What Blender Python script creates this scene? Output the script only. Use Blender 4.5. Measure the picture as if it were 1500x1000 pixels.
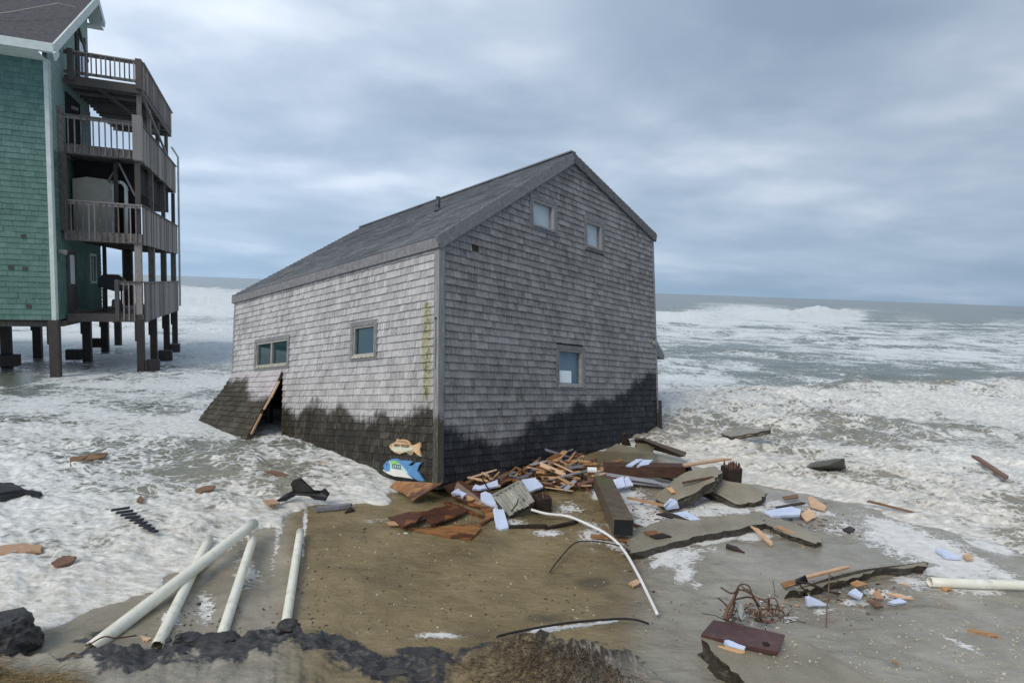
import bpy, bmesh, math, random
import numpy as np
from mathutils import Vector, Matrix
random.seed(7); rng = np.random.default_rng(11)
for o in list(bpy.data.objects): bpy.data.objects.remove(o)
scene = bpy.context.scene; COL = scene.collection
R_ = math.radians
# ------------------------------------------------------------------ camera
F_PX, PITCH, ROLL, CAM_H = 865.14, R_(5.181), R_(2.073), 3.3
fw = np.array([0, math.cos(PITCH), -math.sin(PITCH)]); up0 = np.array([0, math.sin(PITCH), math.cos(PITCH)]); rt0 = np.array([1., 0, 0])
rt = math.cos(ROLL)*rt0 + math.sin(ROLL)*up0; up = -math.sin(ROLL)*rt0 + math.cos(ROLL)*up0
CAM = np.array([0, 0, CAM_H])
cd = bpy.data.cameras.new('camera'); cam = bpy.data.objects.new('camera', cd); COL.objects.link(cam)
cam.matrix_world = Matrix(((rt[0], up[0], -fw[0], 0), (rt[1], up[1], -fw[1], 0), (rt[2], up[2], -fw[2], CAM_H), (0, 0, 0, 1)))
cd.sensor_width = 36; cd.lens = 36*F_PX/1500; cd.clip_end = 60000; cd.clip_start = .05
scene.camera = cam
# ------------------------------------------------------------------ exposure, sky, sun
vs = scene.view_settings; vs.view_transform = 'Standard'; vs.look = 'None'; vs.gamma = 1; vs.exposure = 0.0
SUN_EL, SUN_AZ = R_(42), R_(-142)       # azimuth from +Y towards +X: behind the viewer to the left
sdir = Vector((math.sin(SUN_AZ)*math.cos(SUN_EL), math.cos(SUN_AZ)*math.cos(SUN_EL), math.sin(SUN_EL)))
sl = bpy.data.lights.new('sun', 'SUN'); sl.energy = 2.1; sl.angle = R_(30); sl.color = (1, .90, .77)
so = bpy.data.objects.new('sun', sl); COL.objects.link(so); so.rotation_euler = sdir.to_track_quat('Z', 'Y').to_euler()
w = bpy.data.worlds.new('World'); scene.world = w; w.use_nodes = True
nt = w.node_tree; nt.nodes.clear()
def N(nt, t, **k):
    n = nt.nodes.new(t)
    for a, b in k.items():
        if a.startswith('_'): n.inputs[a[1:].replace('_', ' ')].default_value = b
        else: setattr(n, a, b)
    return n
def ramp(nt, pts, fac=None, interp='LINEAR'):
    r = N(nt, 'ShaderNodeValToRGB'); r.color_ramp.interpolation = interp
    e = r.color_ramp.elements
    while len(e) < len(pts): e.new(.5)
    for q, (p, c) in zip(e, pts):
        q.position = p; q.color = (c, c, c, 1) if isinstance(c, (int, float)) else tuple(c)+(1,)
    if fac is not None: nt.links.new(fac, r.inputs['Fac'])
    return r.outputs['Color']
def math_(nt, op, a, b=None, clamp=False):
    m = N(nt, 'ShaderNodeMath', operation=op, use_clamp=clamp)
    for i, v in enumerate((a, b)):
        if v is None: continue
        if isinstance(v, (int, float)): m.inputs[i].default_value = v
        else: nt.links.new(v, m.inputs[i])
    return m.outputs[0]
def mixc(nt, fac, a, b, blend='MIX'):
    m = N(nt, 'ShaderNodeMix', data_type='RGBA', blend_type=blend)
    for i, v in ((0, fac), (6, a), (7, b)):
        if isinstance(v, (int, float)): m.inputs[i].default_value = v if i == 0 else (v, v, v, 1)
        elif isinstance(v, tuple): m.inputs[i].default_value = v+(1,)
        else: nt.links.new(v, m.inputs[i])
    return m.outputs[2]
def noise(nt, vec, scale, detail=4, rough=.55, dist=0, out='Fac'):
    n = N(nt, 'ShaderNodeTexNoise', _Scale=scale, _Detail=detail, _Roughness=rough, _Distortion=dist)
    if vec is not None: nt.links.new(vec, n.inputs['Vector'])
    return n.outputs[out]
def mapping(nt, vec, scale=(1, 1, 1), rot=(0, 0, 0), loc=(0, 0, 0)):
    m = N(nt, 'ShaderNodeMapping'); m.inputs['Scale'].default_value = scale; m.inputs['Rotation'].default_value = rot; m.inputs['Location'].default_value = loc
    nt.links.new(vec, m.inputs['Vector']); return m.outputs['Vector']
tc = N(nt, 'ShaderNodeTexCoord'); sep = N(nt, 'ShaderNodeSeparateXYZ'); nt.links.new(tc.outputs['Generated'], sep.inputs[0])
sky = N(nt, 'ShaderNodeTexSky', sky_type='NISHITA', sun_disc=False, sun_elevation=SUN_EL, sun_rotation=SUN_AZ)
zc = math_(nt, 'MAXIMUM', sep.outputs['Z'], 0.0); den = math_(nt, 'ADD', zc, .16)
cx = math_(nt, 'DIVIDE', sep.outputs['X'], den); cy = math_(nt, 'DIVIDE', sep.outputs['Y'], den)
comb = N(nt, 'ShaderNodeCombineXYZ'); nt.links.new(cx, comb.inputs[0]); nt.links.new(cy, comb.inputs[1])
v1 = mapping(nt, comb.outputs[0], (.85, .85, 1), (0, 0, R_(-24)), (3.1, 1.7, 0))
n1 = noise(nt, v1, 1.3, 5, .48, .15); n2 = noise(nt, mapping(nt, comb.outputs[0], (.6, .8, 1), (0, 0, R_(14)), (7, 2, 4)), 2.0, 5, .5, .2)
n3 = noise(nt, mapping(nt, comb.outputs[0], (1, 1, 1), (0, 0, 0), (1.3, 4.2, 0)), .5, 2, .5, 0)
cl = math_(nt, 'ADD', math_(nt, 'ADD', math_(nt, 'MULTIPLY', n1, .5), math_(nt, 'MULTIPLY', n2, .25)), math_(nt, 'MULTIPLY', n3, .25))
ccol = ramp(nt, [(.38, (.255, .335, .45)), (.46, (.34, .43, .55)), (.53, (.48, .565, .685)), (.59, (.67, .74, .85)), (.66, (.84, .88, .96))], cl)
# the deck is thicker (darker) towards the horizon, thinner overhead and to the left
grad = ramp(nt, [(0, (.27, .405, .575)), (.03, (.285, .42, .59)), (.10, (.37, .49, .645)), (.4, (.50, .59, .72)), (1, (.55, .62, .72))], zc)
ccol2 = mixc(nt, ramp(nt, [(0, .22), (.10, .5), (.28, .9)], zc), grad, ccol)
left = math_(nt, 'ADD', math_(nt, 'MULTIPLY', sep.outputs['X'], -.30), 1.03)
ccol3 = mixc(nt, 1.0, ccol2, math_(nt, 'MULTIPLY', left, 1.14), 'MULTIPLY')
skyc = mixc(nt, 1.0, sky.outputs[0], .10, 'MULTIPLY')
fin = mixc(nt, .93, skyc, ccol3)
bg = N(nt, 'ShaderNodeBackground', _Strength=1.0); nt.links.new(fin, bg.inputs['Color'])
ow = N(nt, 'ShaderNodeOutputWorld'); nt.links.new(bg.outputs[0], ow.inputs[0])

# ------------------------------------------------------------------ helpers
def ray(u, v): return (u-750)/F_PX*rt - (v-500)/F_PX*up + fw
def G(u, v, z=0.0):                       # the point of the level z that stands at this place
    d = ray(u, v); return CAM + d*((z-CAM_H)/d[2])
def uv_of(x, y, z=0.0):
    q = np.stack([x, y, np.full_like(x, z)-CAM_H], -1); w_ = np.maximum(q@fw, .3)
    return 750+F_PX*(q@rt)/w_, 500-F_PX*(q@up)/w_
def tag(o, label=None, cat=None, group=None, kind=None):
    if label: o['label'] = label
    if cat: o['category'] = cat
    if group: o['group'] = group
    if kind: o['kind'] = kind
    return o
def empty(name, loc=(0, 0, 0), mat=None):
    o = bpy.data.objects.new(name, None); COL.objects.link(o); o.empty_display_size = .2
    if mat is not None: o.matrix_world = mat
    else: o.location = loc
    return o
class MB:
    def __init__(s): s.v = []; s.f = []; s.t = []
    def add(s, vs_, fs, t=None):
        b = len(s.v); s.v += [tuple(map(float, p)) for p in vs_]
        t = random.random() if t is None else t
        for f in fs: s.f.append(tuple(i+b for i in f)); s.t.append(t)
        return s
    def box(s, c, size, M=None, t=None, jit=0):
        x, y, z = [q/2 for q in size]
        P = [Vector((i*x, j*y, k*z)) for i in (-1, 1) for j in (-1, 1) for k in (-1, 1)]
        if jit: P = [p+Vector([random.uniform(-jit, jit) for _ in 'xyz']) for p in P]
        if M is not None: P = [M@p for p in P]
        P = [p+Vector(c) for p in P]
        return s.add(P, [(0, 1, 3, 2), (4, 6, 7, 5), (0, 4, 5, 1), (2, 3, 7, 6), (0, 2, 6, 4), (1, 5, 7, 3)], t)
    def b2(s, a, b, t=None):                # box from corner to corner
        return s.box([(p+q)/2 for p, q in zip(a, b)], [abs(q-p) for p, q in zip(a, b)], None, t)
    def bar(s, a, b, wd, ht, upv=(0, 0, 1), t=None):
        a, b = Vector(a), Vector(b); d = b-a; L = d.length; d.normalize(); u = Vector(upv); x = d.cross(u)
        if x.length < 1e-4: x = d.cross(Vector((1, 0, 0)))
        x.normalize(); z = x.cross(d); M = Matrix((x, d, z)).transposed()
        return s.box((a+b)/2, (wd, L, ht), M, t)
    def prism(s, pts, nrm, th, t=None):     # polygon extruded by -nrm*th
        n = len(pts); pts = [Vector(p) for p in pts]; q = [p-Vector(nrm)*th for p in pts]
        fs = [tuple(range(n)), tuple(range(2*n-1, n-1, -1))]+[(i, i+n, (i+1) % n+n, (i+1) % n) for i in range(n)]
        return s.add(pts+q, fs, t)
    def tube(s, pts, r, seg=10, cap=True, r2=None, t=None):
        pts = [Vector(p) for p in pts]; n = len(pts); vs_ = []; fs = []
        rr = r if callable(r) else (lambda k: r if r2 is None else r+(r2-r)*k)
        prev = None
        for i, p in enumerate(pts):
            d = (pts[min(i+1, n-1)]-pts[max(i-1, 0)]).normalized()
            x = d.cross(Vector((0, 0, 1))) if prev is None else prev-d*prev.dot(d)
            if x.length < 1e-4: x = d.cross(Vector((1, 0, 0)))
            x.normalize(); prev = x; y = d.cross(x); ra = rr(i/(n-1))
            for k in range(seg): a = 2*math.pi*k/seg; vs_.append(p+x*ra*math.cos(a)+y*ra*math.sin(a))
        for i in range(n-1):
            for k in range(seg): k2 = (k+1) % seg; fs.append((i*seg+k, (i+1)*seg+k, (i+1)*seg+k2, i*seg+k2))
        if cap: fs += [tuple(range(seg)), tuple(range(n*seg-1, (n-1)*seg-1, -1))]
        return s.add(vs_, fs, t)
    def build(s, name, mat, parent=None, smooth=False, bevel=0, fixn=True):
        me = bpy.data.meshes.new(name); me.from_pydata(s.v, [], s.f)
        if fixn:
            bm = bmesh.new(); bm.from_mesh(me); bmesh.ops.recalc_face_normals(bm, faces=bm.faces); bm.to_mesh(me); bm.free()
        a = me.attributes.new('tint', 'FLOAT', 'FACE'); a.data.foreach_set('value', s.t)
        if mat: me.materials.append(mat)
        if smooth:
            me.polygons.foreach_set('use_smooth', [True]*len(me.polygons))
        o = bpy.data.objects.new(name, me); COL.objects.link(o)
        if parent is not None: o.parent = parent
        if bevel:
            m = o.modifiers.new('bevel', 'BEVEL'); m.width = bevel; m.segments = 2; m.limit_method = 'ANGLE'
        return o
def hash2(ix, iy, seed):
    h = (ix.astype(np.int64)*374761393+iy.astype(np.int64)*668265263+seed*1442695041) & 0x7fffffff
    h = ((h ^ (h >> 13))*1274126177) & 0x7fffffff
    return ((h ^ (h >> 16)) & 0xffff)/65535.0
def vnoise(x, y, seed=0):
    ix, iy = np.floor(x), np.floor(y); fx, fy = x-ix, y-iy; fx = fx*fx*fx*(fx*(fx*6-15)+10); fy = fy*fy*fy*(fy*(fy*6-15)+10)
    a, b, c, d = hash2(ix, iy, seed), hash2(ix+1, iy, seed), hash2(ix, iy+1, seed), hash2(ix+1, iy+1, seed)
    return (a*(1-fx)+b*fx)*(1-fy)+(c*(1-fx)+d*fx)*fy
def fbm(x, y, oct_=4, seed=0, gain=.5):
    s = 0; a = 1; t = 0
    for i in range(oct_): s = s+a*vnoise(x*2**i+i*17.3, y*2**i-i*9.1, seed+i); t += a; a *= gain
    return s/t
def sstep(a, b, x): t = np.clip((x-a)/(b-a), 0, 1); return t*t*(3-2*t)

# ------------------------------------------------------------------ materials
def mat(name, fn, rough=.7, spec=.5, bump=None, **k):
    m = bpy.data.materials.new(name); m.use_nodes = True; t = m.node_tree; t.nodes.clear()
    o = N(t, 'ShaderNodeOutputMaterial'); p = N(t, 'ShaderNodeBsdfPrincipled'); t.links.new(p.outputs[0], o.inputs[0])
    p.inputs['Roughness'].default_value = rough if isinstance(rough, (int, float)) else .5
    p.inputs['Specular IOR Level'].default_value = spec
    for a, b in k.items(): p.inputs[a.replace('_', ' ')].default_value = b
    tc = N(t, 'ShaderNodeTexCoord'); r = fn(t, tc.outputs['Object'], p)
    if isinstance(r, tuple) and len(r) == 3 and isinstance(r[0], (int, float)): p.inputs['Base Color'].default_value = r+(1,)
    elif r is not None: t.links.new(r, p.inputs['Base Color'])
    return m
def attr(t, name): a = N(t, 'ShaderNodeAttribute', attribute_name=name); return a
def addbump(t, p, h, strength=.4, dist=.02):
    b = N(t, 'ShaderNodeBump', _Strength=strength, _Distance=dist); t.links.new(h, b.inputs['Height']); t.links.new(b.outputs[0], p.inputs['Normal'])
def geo_pos(t): return N(t, 'ShaderNodeNewGeometry').outputs['Position']
def woody(name, c1, c2, scale=(3, 3, 3), rough=.75, tintamt=.35, bump=.3, spots=None, wetz=None, spec=.4):
    def fn(t, oc, p):
        n = noise(t, mapping(t, oc, scale), 3, 6, .65, .3); ti = attr(t, 'tint').outputs['Fac']
        f = math_(t, 'ADD', math_(t, 'MULTIPLY', n, 1.3), math_(t, 'MULTIPLY', math_(t, 'SUBTRACT', ti, .5), tintamt*2))
        c = ramp(t, [(.35, c1), (.95, c2)], f)
        if spots: c = mixc(t, ramp(t, [(.58, 0), (.66, 1)], noise(t, oc, spots[1], 5, .6)), c, spots[0])
        addbump(t, p, n, bump, .01); return c
    return mat(name, fn, rough, spec)
def plain(name, c, rough=.6, var=.15, scale=6, spec=.5, **k):
    def fn(t, oc, p):
        n = noise(t, oc, scale, 6, .6); return ramp(t, [(.3, tuple(q*(1-var) for q in c)), (.7, tuple(q*(1+var) for q in c))], n)
    return mat(name, fn, rough, spec, **k)

# weathered shingle; 'wl' is how far the soaking reaches up the wall (a stain), from the splash line stored in the mesh
def shingle_mat(name, dry1, dry2, wet1, wet2, wetline=None, algae=None, dark_bias=0):
    def fn(t, oc, p):
        ti = attr(t, 'tint').outputs['Fac']
        sx = N(t, 'ShaderNodeSeparateXYZ'); t.links.new(oc, sx.inputs[0])
        grain = noise(t, mapping(t, oc, (22, 22, 2.2)), 1.6, 6, .7); blot = noise(t, oc, 1.1, 5, .6); fine = noise(t, mapping(t, oc, (60, 60, 9)), 1.0, 3, .6)
        f = math_(t, 'ADD', math_(t, 'ADD', math_(t, 'MULTIPLY', grain, .75), math_(t, 'MULTIPLY', ti, .20)), math_(t, 'MULTIPLY', blot, .45))
        f = math_(t, 'ADD', f, .05)
        f = math_(t, 'ADD', f, math_(t, 'MULTIPLY', math_(t, 'SUBTRACT', fine, .5), .6))
        dry = ramp(t, [(.40+dark_bias, tuple(q*.38 for q in dry1)), (.56+dark_bias, dry1), (1.0, dry2)], f)
        wet = ramp(t, [(.4, tuple(q*.5 for q in wet1)), (.75, wet1), (1.1, wet2)], f)
        if wetline:
            wl = attr(t, 'wl').outputs['Fac']
            d = math_(t, 'SUBTRACT', wl, sx.outputs['Z'])
            d = math_(t, 'ADD', d, math_(t, 'MULTIPLY', math_(t, 'SUBTRACT', noise(t, mapping(t, oc, (13, 13, 1.6)), 1, 5, .75), .5), .38))
            d = math_(t, 'ADD', d, math_(t, 'MULTIPLY', math_(t, 'SUBTRACT', noise(t, oc, 1.6, 3, .6), .5), .5))
            d = math_(t, 'ADD', d, math_(t, 'MULTIPLY', math_(t, 'SUBTRACT', ti, .5), .12))
            wf = ramp(t, [(.43, 0), (.50, .5), (.60, 1)], math_(t, 'ADD', d, .5))
            c = mixc(t, wf, dry, wet)
            rr = ramp(t, [(0, .82), (1, .5)], wf); t.links.new(rr, p.inputs['Roughness'])
        else: c = dry
        if algae:
            y0, wy, z0, z1 = algae
            g = math_(t, 'SUBTRACT', 1.0, math_(t, 'DIVIDE', math_(t, 'ABSOLUTE', math_(t, 'SUBTRACT', sx.outputs['Y'], y0)), wy), True)
            zz = math_(t, 'MULTIPLY', ramp(t, [(z0/5, 0), (z0/5+.1, 1), (z1/5-.02, 1), (z1/5, 0)], math_(t, 'DIVIDE', sx.outputs['Z'], 5)), g)
            zz = math_(t, 'MULTIPLY', zz, math_(t, 'ADD', noise(t, mapping(t, oc, (6, 6, 2)), 1.4, 4, .7), .25))
            c = mixc(t, ramp(t, [(.30, 0), (.52, .8)], zz), c, mixc(t, ramp(t, [(.5, 0), (.6, 1)], noise(t, oc, 9, 4, .7)), (.34, .32, .17), (.10, .09, .04)))
        addbump(t, p, grain, .5, .006); return c
    return mat(name, fn, .82, .25)
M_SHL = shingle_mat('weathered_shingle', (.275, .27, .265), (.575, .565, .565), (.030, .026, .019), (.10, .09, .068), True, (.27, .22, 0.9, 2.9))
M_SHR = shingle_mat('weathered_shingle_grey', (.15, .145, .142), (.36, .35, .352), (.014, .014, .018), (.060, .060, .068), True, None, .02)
M_FLAP = shingle_mat('soaked_shingle', (.34, .32, .32), (.58, .56, .58), (.055, .050, .038), (.14, .13, .105), True)
def _roofm(t, oc, p):
    ti = attr(t, 'tint').outputs['Fac']; n = noise(t, oc, 1.2, 5, .6); g = noise(t, oc, 60, 3, .6)
    f = math_(t, 'ADD', math_(t, 'ADD', math_(t, 'MULTIPLY', n, .6), math_(t, 'MULTIPLY', ti, .16)), math_(t, 'MULTIPLY', math_(t, 'SUBTRACT', g, .5), .5))
    return ramp(t, [(.2, (.12, .128, .14)), (.45, (.20, .21, .225)), (.8, (.30, .31, .325))], f)
M_ROOF = mat('roof_shingle', _roofm, .85, .25)
M_TRIM = woody('weathered_trim', (.12, .12, .125), (.26, .26, .268), (4, 4, 4), .8, .1, .3)
M_TRIMD = woody('weathered_trim_dark', (.07, .066, .07), (.19, .185, .19), (4, 4, 4), .8, .1, .3)
def _corner(t, oc, p):
    sx = N(t, 'ShaderNodeSeparateXYZ'); t.links.new(oc, sx.inputs[0])
    n = noise(t, mapping(t, oc, (20, 20, 1.2)), 1.5, 6, .7)
    dry = ramp(t, [(.3, (.12, .12, .125)), (.7, (.36, .355, .36))], n)
    d = math_(t, 'ADD', math_(t, 'SUBTRACT', 1.0, sx.outputs['Z']), math_(t, 'MULTIPLY', math_(t, 'SUBTRACT', n, .5), .8))
    c = mixc(t, ramp(t, [(.47, 0), (.53, 1)], math_(t, 'ADD', d, .5)), dry, ramp(t, [(.3, (.04, .036, .027)), (.75, (.12, .11, .085))], n))
    fl = ramp(t, [(.66, 0), (.69, 1)], noise(t, mapping(t, oc, (30, 30, 10)), 1, 2)); return mixc(t, math_(t, 'MULTIPLY', fl, .7), c, (.5, .5, .47))
M_CORNER = mat('corner_board_wood', _corner, .8, .3)
M_SASH = woody('sash_wood', (.27, .26, .24), (.42, .40, .37), (3, 3, 3), .7, .2)
M_SILL = woody('mossy_sill', (.33, .31, .24), (.52, .50, .42), (3, 3, 3), .8, .3, .3, ((.10, .10, .05), 16))
M_VOID = plain('interior_shade', (.014, .013, .014), .9)  # near-black colour stands in for the shade inside openings
M_SHEATH = woody('sheathing', (.022, .018, .015), (.06, .045, .035), (3, 3, 1), .8)
def glassm(name, c, alpha=.62):
    def fn(t, oc, p): p.inputs['Alpha'].default_value = alpha; return c
    return mat(name, fn, .04, .9, Coat_Weight=.6, Coat_Roughness=.03)
M_GLASS = glassm('window_glass', (.010, .045, .05), .8)
M_GLASSB = glassm('window_glass_blue', (.16, .22, .26), .15)
M_PALEPANEL = plain('pale_panel', (.80, .87, .90), .7, .05, 3)  # sky brightness of the upper gable windows put into this colour
M_BLUEDIM = plain('blue_window_tone', (.17, .29, .40), .7, .12, 2)  # panel added behind the lower gable pane carries its blue tone
M_CLOTH_REFL = plain('fabric_and_reflection', (.42, .46, .46), .8, .1)  # torn cloth, and the painted reflections in the side windows
M_VENT = plain('vent_metal', (.035, .05, .055), .5, .2)
M_GSHIN = shingle_mat('green_shingle', (.080, .158, .136), (.158, .268, .235), (0, 0, 0), (0, 0, 0))
def _diag(t, oc, p):
    sx = N(t, 'ShaderNodeSeparateXYZ'); t.links.new(oc, sx.inputs[0])
    q = math_(t, 'FRACT', math_(t, 'MULTIPLY', math_(t, 'ADD', math_(t, 'MULTIPLY', sx.outputs['Y'], 1.0), math_(t, 'MULTIPLY', sx.outputs['Z'], 1.25)), 4.2))
    n = noise(t, mapping(t, oc, (3, 3, 3)), 2, 5, .6)
    c = ramp(t, [(.3, (.24, .37, .33)), (.8, (.40, .55, .50))], n)
    g = ramp(t, [(0, 0), (.1, 1), (.85, 1), (.95, 0)], q); addbump(t, p, g, .9, .02)
    return mixc(t, g, (.02, .05, .045), c)
M_DIAG = mat('diagonal_green_siding', _diag, .7, .3)
M_WHITE = plain('white_trim_paint', (.60, .66, .62), .6, .12, 4)
M_GROOF = plain('dark_asphalt_roof', (.075, .068, .078), .9, .35, 9)
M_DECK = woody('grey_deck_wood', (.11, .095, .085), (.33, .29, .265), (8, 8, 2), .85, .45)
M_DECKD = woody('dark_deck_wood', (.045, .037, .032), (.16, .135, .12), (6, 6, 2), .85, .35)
M_PILE = woody('wet_pile', (.016, .013, .012), (.065, .054, .048), (8, 8, 1.5), .6, .2)
M_PVC = plain('white_pvc', (.68, .68, .58), .42, .06, 3)
def _pvc(t, oc, p):
    n = noise(t, oc, 5, 5, .6); d = ramp(t, [(.54, 0), (.70, 1)], noise(t, mapping(t, oc, (1, 1, 1)), 6, 8, .8))
    c = ramp(t, [(.3, (.72, .71, .60)), (.7, (.82, .81, .72))], n); return mixc(t, math_(t, 'MULTIPLY', d, .55), c, (.25, .22, .15))
M_PVC = mat('sandy_white_pvc', _pvc, .4, .5)
M_CONDUIT = plain('white_conduit', (.78, .78, .76), .35, .05)
M_BLACK = plain('black_rubber', (.012, .012, .014), .45, .3)
M_TAR = plain('black_tar_paper', (.012, .014, .018), .5, .4, 12)
M_BEAM = woody('old_beam', (.075, .062, .045), (.19, .165, .125), (2, 9, 9), .7, .15, .5, ((.11, .12, .055), 3))
M_BEAME = woody('soaked_timber', (.016, .010, .008), (.06, .038, .03), (2, 8, 8), .5, .2, .5)
M_BEAMR = woody('rusty_timber', (.035, .018, .012), (.11, .055, .036), (2, 8, 8), .6, .2, .5)
M_ORANGE = woody('split_orange_wood', (.20, .095, .038), (.54, .32, .15), (2, 14, 6), .6, .6, .4, ((.09, .035, .018), 6))
M_PALEW = woody('fresh_split_wood', (.42, .25, .14), (.66, .45, .29), (2, 12, 6), .7, .4, .3)
M_BROWNW = woody('brown_splinter', (.07, .035, .022), (.20, .11, .07), (2, 12, 6), .6, .4, .4)
M_GREYW = woody('grey_splinter', (.15, .15, .17), (.36, .37, .41), (2, 12, 6), .6, .4, .3)
def _ply(t, oc, p):
    n = noise(t, mapping(t, oc, (1.2, 7, 3)), 1.5, 7, .65, .8); d = noise(t, mapping(t, oc, (1, 2.5, 1)), 1.7, 5, .6, .5)
    c = ramp(t, [(.3, (.15, .06, .02)), (.6, (.34, .165, .06)), (.8, (.50, .28, .13))], n)
    addbump(t, p, n, .3, .01); return mixc(t, ramp(t, [(.5, 0), (.6, .85)], d), c, (.05, .02, .012))
M_PLY = mat('wet_plywood', _ply, .4, .5)
def _plyd(t, oc, p):
    n = noise(t, mapping(t, oc, (1.2, 6, 3)), 1.7, 7, .7, .6); d = noise(t, oc, 4, 5, .6)
    c = ramp(t, [(.3, (.035, .014, .009)), (.55, (.10, .04, .022)), (.8, (.17, .075, .04))], n)
    addbump(t, p, n, .5, .015); return mixc(t, ramp(t, [(.56, 0), (.66, .8)], d), c, (.33, .13, .035))
M_PLYD = mat('rotten_brown_plywood', _plyd, .4, .5)
def _foamb(t, oc, p):
    n = noise(t, oc, 7, 5, .7); c = ramp(t, [(.35, (.50, .58, .76)), (.6, (.60, .67, .84))], n)
    addbump(t, p, noise(t, oc, 18, 4, .6), .25, .01)
    return mixc(t, ramp(t, [(.62, 0), (.72, .5)], noise(t, oc, 11, 6, .8)), c, (.30, .30, .30))
M_FOAMB = mat('pale_blue_insulation_foam', _foamb, .65, .35)
def _rust(t, oc, p):
    n = noise(t, oc, 2.5, 6, .65); d = ramp(t, [(.5, 0), (.7, 1)], noise(t, oc, 14, 5, .7))
    return mixc(t, math_(t, 'MULTIPLY', d, .5), ramp(t, [(.3, (.045, .020, .020)), (.7, (.10, .046, .042))], n), (.17, .10, .075))
M_RUST = mat('dark_red_painted_board', _rust, .35, .5)
M_METAL = plain('ridged_grey_metal', (.30, .30, .26), .55, .3, 7)
M_METALD = plain('grimy_groove', (.06, .06, .055), .6, .3, 9)
M_ROOT = woody('brown_roots', (.05, .028, .018), (.16, .095, .065), (5, 5, 5), .8, .5)
M_GRASS = woody('dry_dune_grass', (.12, .085, .035), (.34, .26, .13), (5, 5, 5), .8, .6)
M_FIBER = woody('root_fibre', (.035, .022, .015), (.20, .145, .095), (5, 5, 5), .9, .8)
def _rock(c1, c2):
    def fn(t, oc, p):
        n = noise(t, oc, 3.5, 9, .68); h = noise(t, oc, 14, 6, .7); addbump(t, p, math_(t, 'ADD', n, math_(t, 'MULTIPLY', h, .4)), .8, .04)
        return ramp(t, [(.3, c1), (.7, c2)], math_(t, 'ADD', math_(t, 'MULTIPLY', n, .7), math_(t, 'MULTIPLY', h, .3)))
    return fn
M_PEAT = mat('dark_peat', _rock((.012, .012, .014), (.085, .083, .085)), .6, .4)
M_ROCK = mat('wet_brown_concrete', _rock((.04, .035, .025), (.15, .14, .11)), .45, .5)
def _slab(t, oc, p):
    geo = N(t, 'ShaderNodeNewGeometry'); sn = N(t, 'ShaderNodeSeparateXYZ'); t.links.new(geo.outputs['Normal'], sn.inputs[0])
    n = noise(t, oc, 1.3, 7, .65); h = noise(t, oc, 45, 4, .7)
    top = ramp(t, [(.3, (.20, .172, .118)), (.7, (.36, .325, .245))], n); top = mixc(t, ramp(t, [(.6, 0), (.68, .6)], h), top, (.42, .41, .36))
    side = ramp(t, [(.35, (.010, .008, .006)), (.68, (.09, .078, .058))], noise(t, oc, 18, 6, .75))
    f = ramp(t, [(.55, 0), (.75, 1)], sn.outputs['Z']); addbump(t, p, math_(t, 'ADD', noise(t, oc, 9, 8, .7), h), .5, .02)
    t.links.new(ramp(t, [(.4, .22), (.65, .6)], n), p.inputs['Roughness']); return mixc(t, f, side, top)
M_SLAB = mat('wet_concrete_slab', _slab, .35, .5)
def _slabb(t, oc, p):
    n = noise(t, oc, 2, 7, .65); h = noise(t, oc, 30, 4, .7); addbump(t, p, h, .3, .01)
    return ramp(t, [(.3, (.11, .092, .055)), (.7, (.19, .165, .11))], n)
M_SLABB = mat('sandy_brown_slab', _slabb, .4, .5)
M_CREAM = plain('cream_panel', (.40, .37, .31), .6, .12, 3)

# ------------------------------------------------------------------ sea and beach
WL = [(-400, 1010), (-150, 965), (0, 936), (45, 939), (62, 922), (95, 926), (130, 905), (160, 893), (200, 872), (235, 868), (255, 845), (290, 838), (320, 818),
      (338, 800), (355, 792), (385, 775), (410, 770), (432, 748), (470, 742), (510, 739), (560, 737), (578, 722), (604, 704), (660, 698), (700, 690), (790, 672), (860, 660),
      (905, 652), (930, 660), (985, 668), (1040, 690), (1070, 712), (1110, 706), (1135, 716), (1180, 722), (1220, 735), (1262, 741), (1290, 758), (1330, 772), (1372, 778), (1430, 790), (1500, 812), (1800, 900), (2600, 1150)]
wlp = np.array([G(u, v, 0)[:2] for u, v in WL])
poly = np.vstack([wlp, [[60, 3], [60, 60], [-60, 60], [-60, 4]]])
def seg_sd(x, y):
    d = np.full(x.shape, 1e9)
    for a, b in zip(wlp[:-1], wlp[1:]):
        e = b-a; t = np.clip(((x-a[0])*e[0]+(y-a[1])*e[1])/(e@e), 0, 1)
        d = np.minimum(d, (x-a[0]-t*e[0])**2+(y-a[1]-t*e[1])**2)
    ins = np.zeros(x.shape, bool); n = len(poly)
    for i in range(n):
        (x0, y0), (x1, y1) = poly[i], poly[(i+1) % n]
        c = ((y0 > y) != (y1 > y)) & (x < (x1-x0)*(y-y0)/(y1-y0+1e-12)+x0); ins ^= c
    ins |= (y > 40)
    return np.where(ins, 1, -1)*np.sqrt(d)
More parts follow.
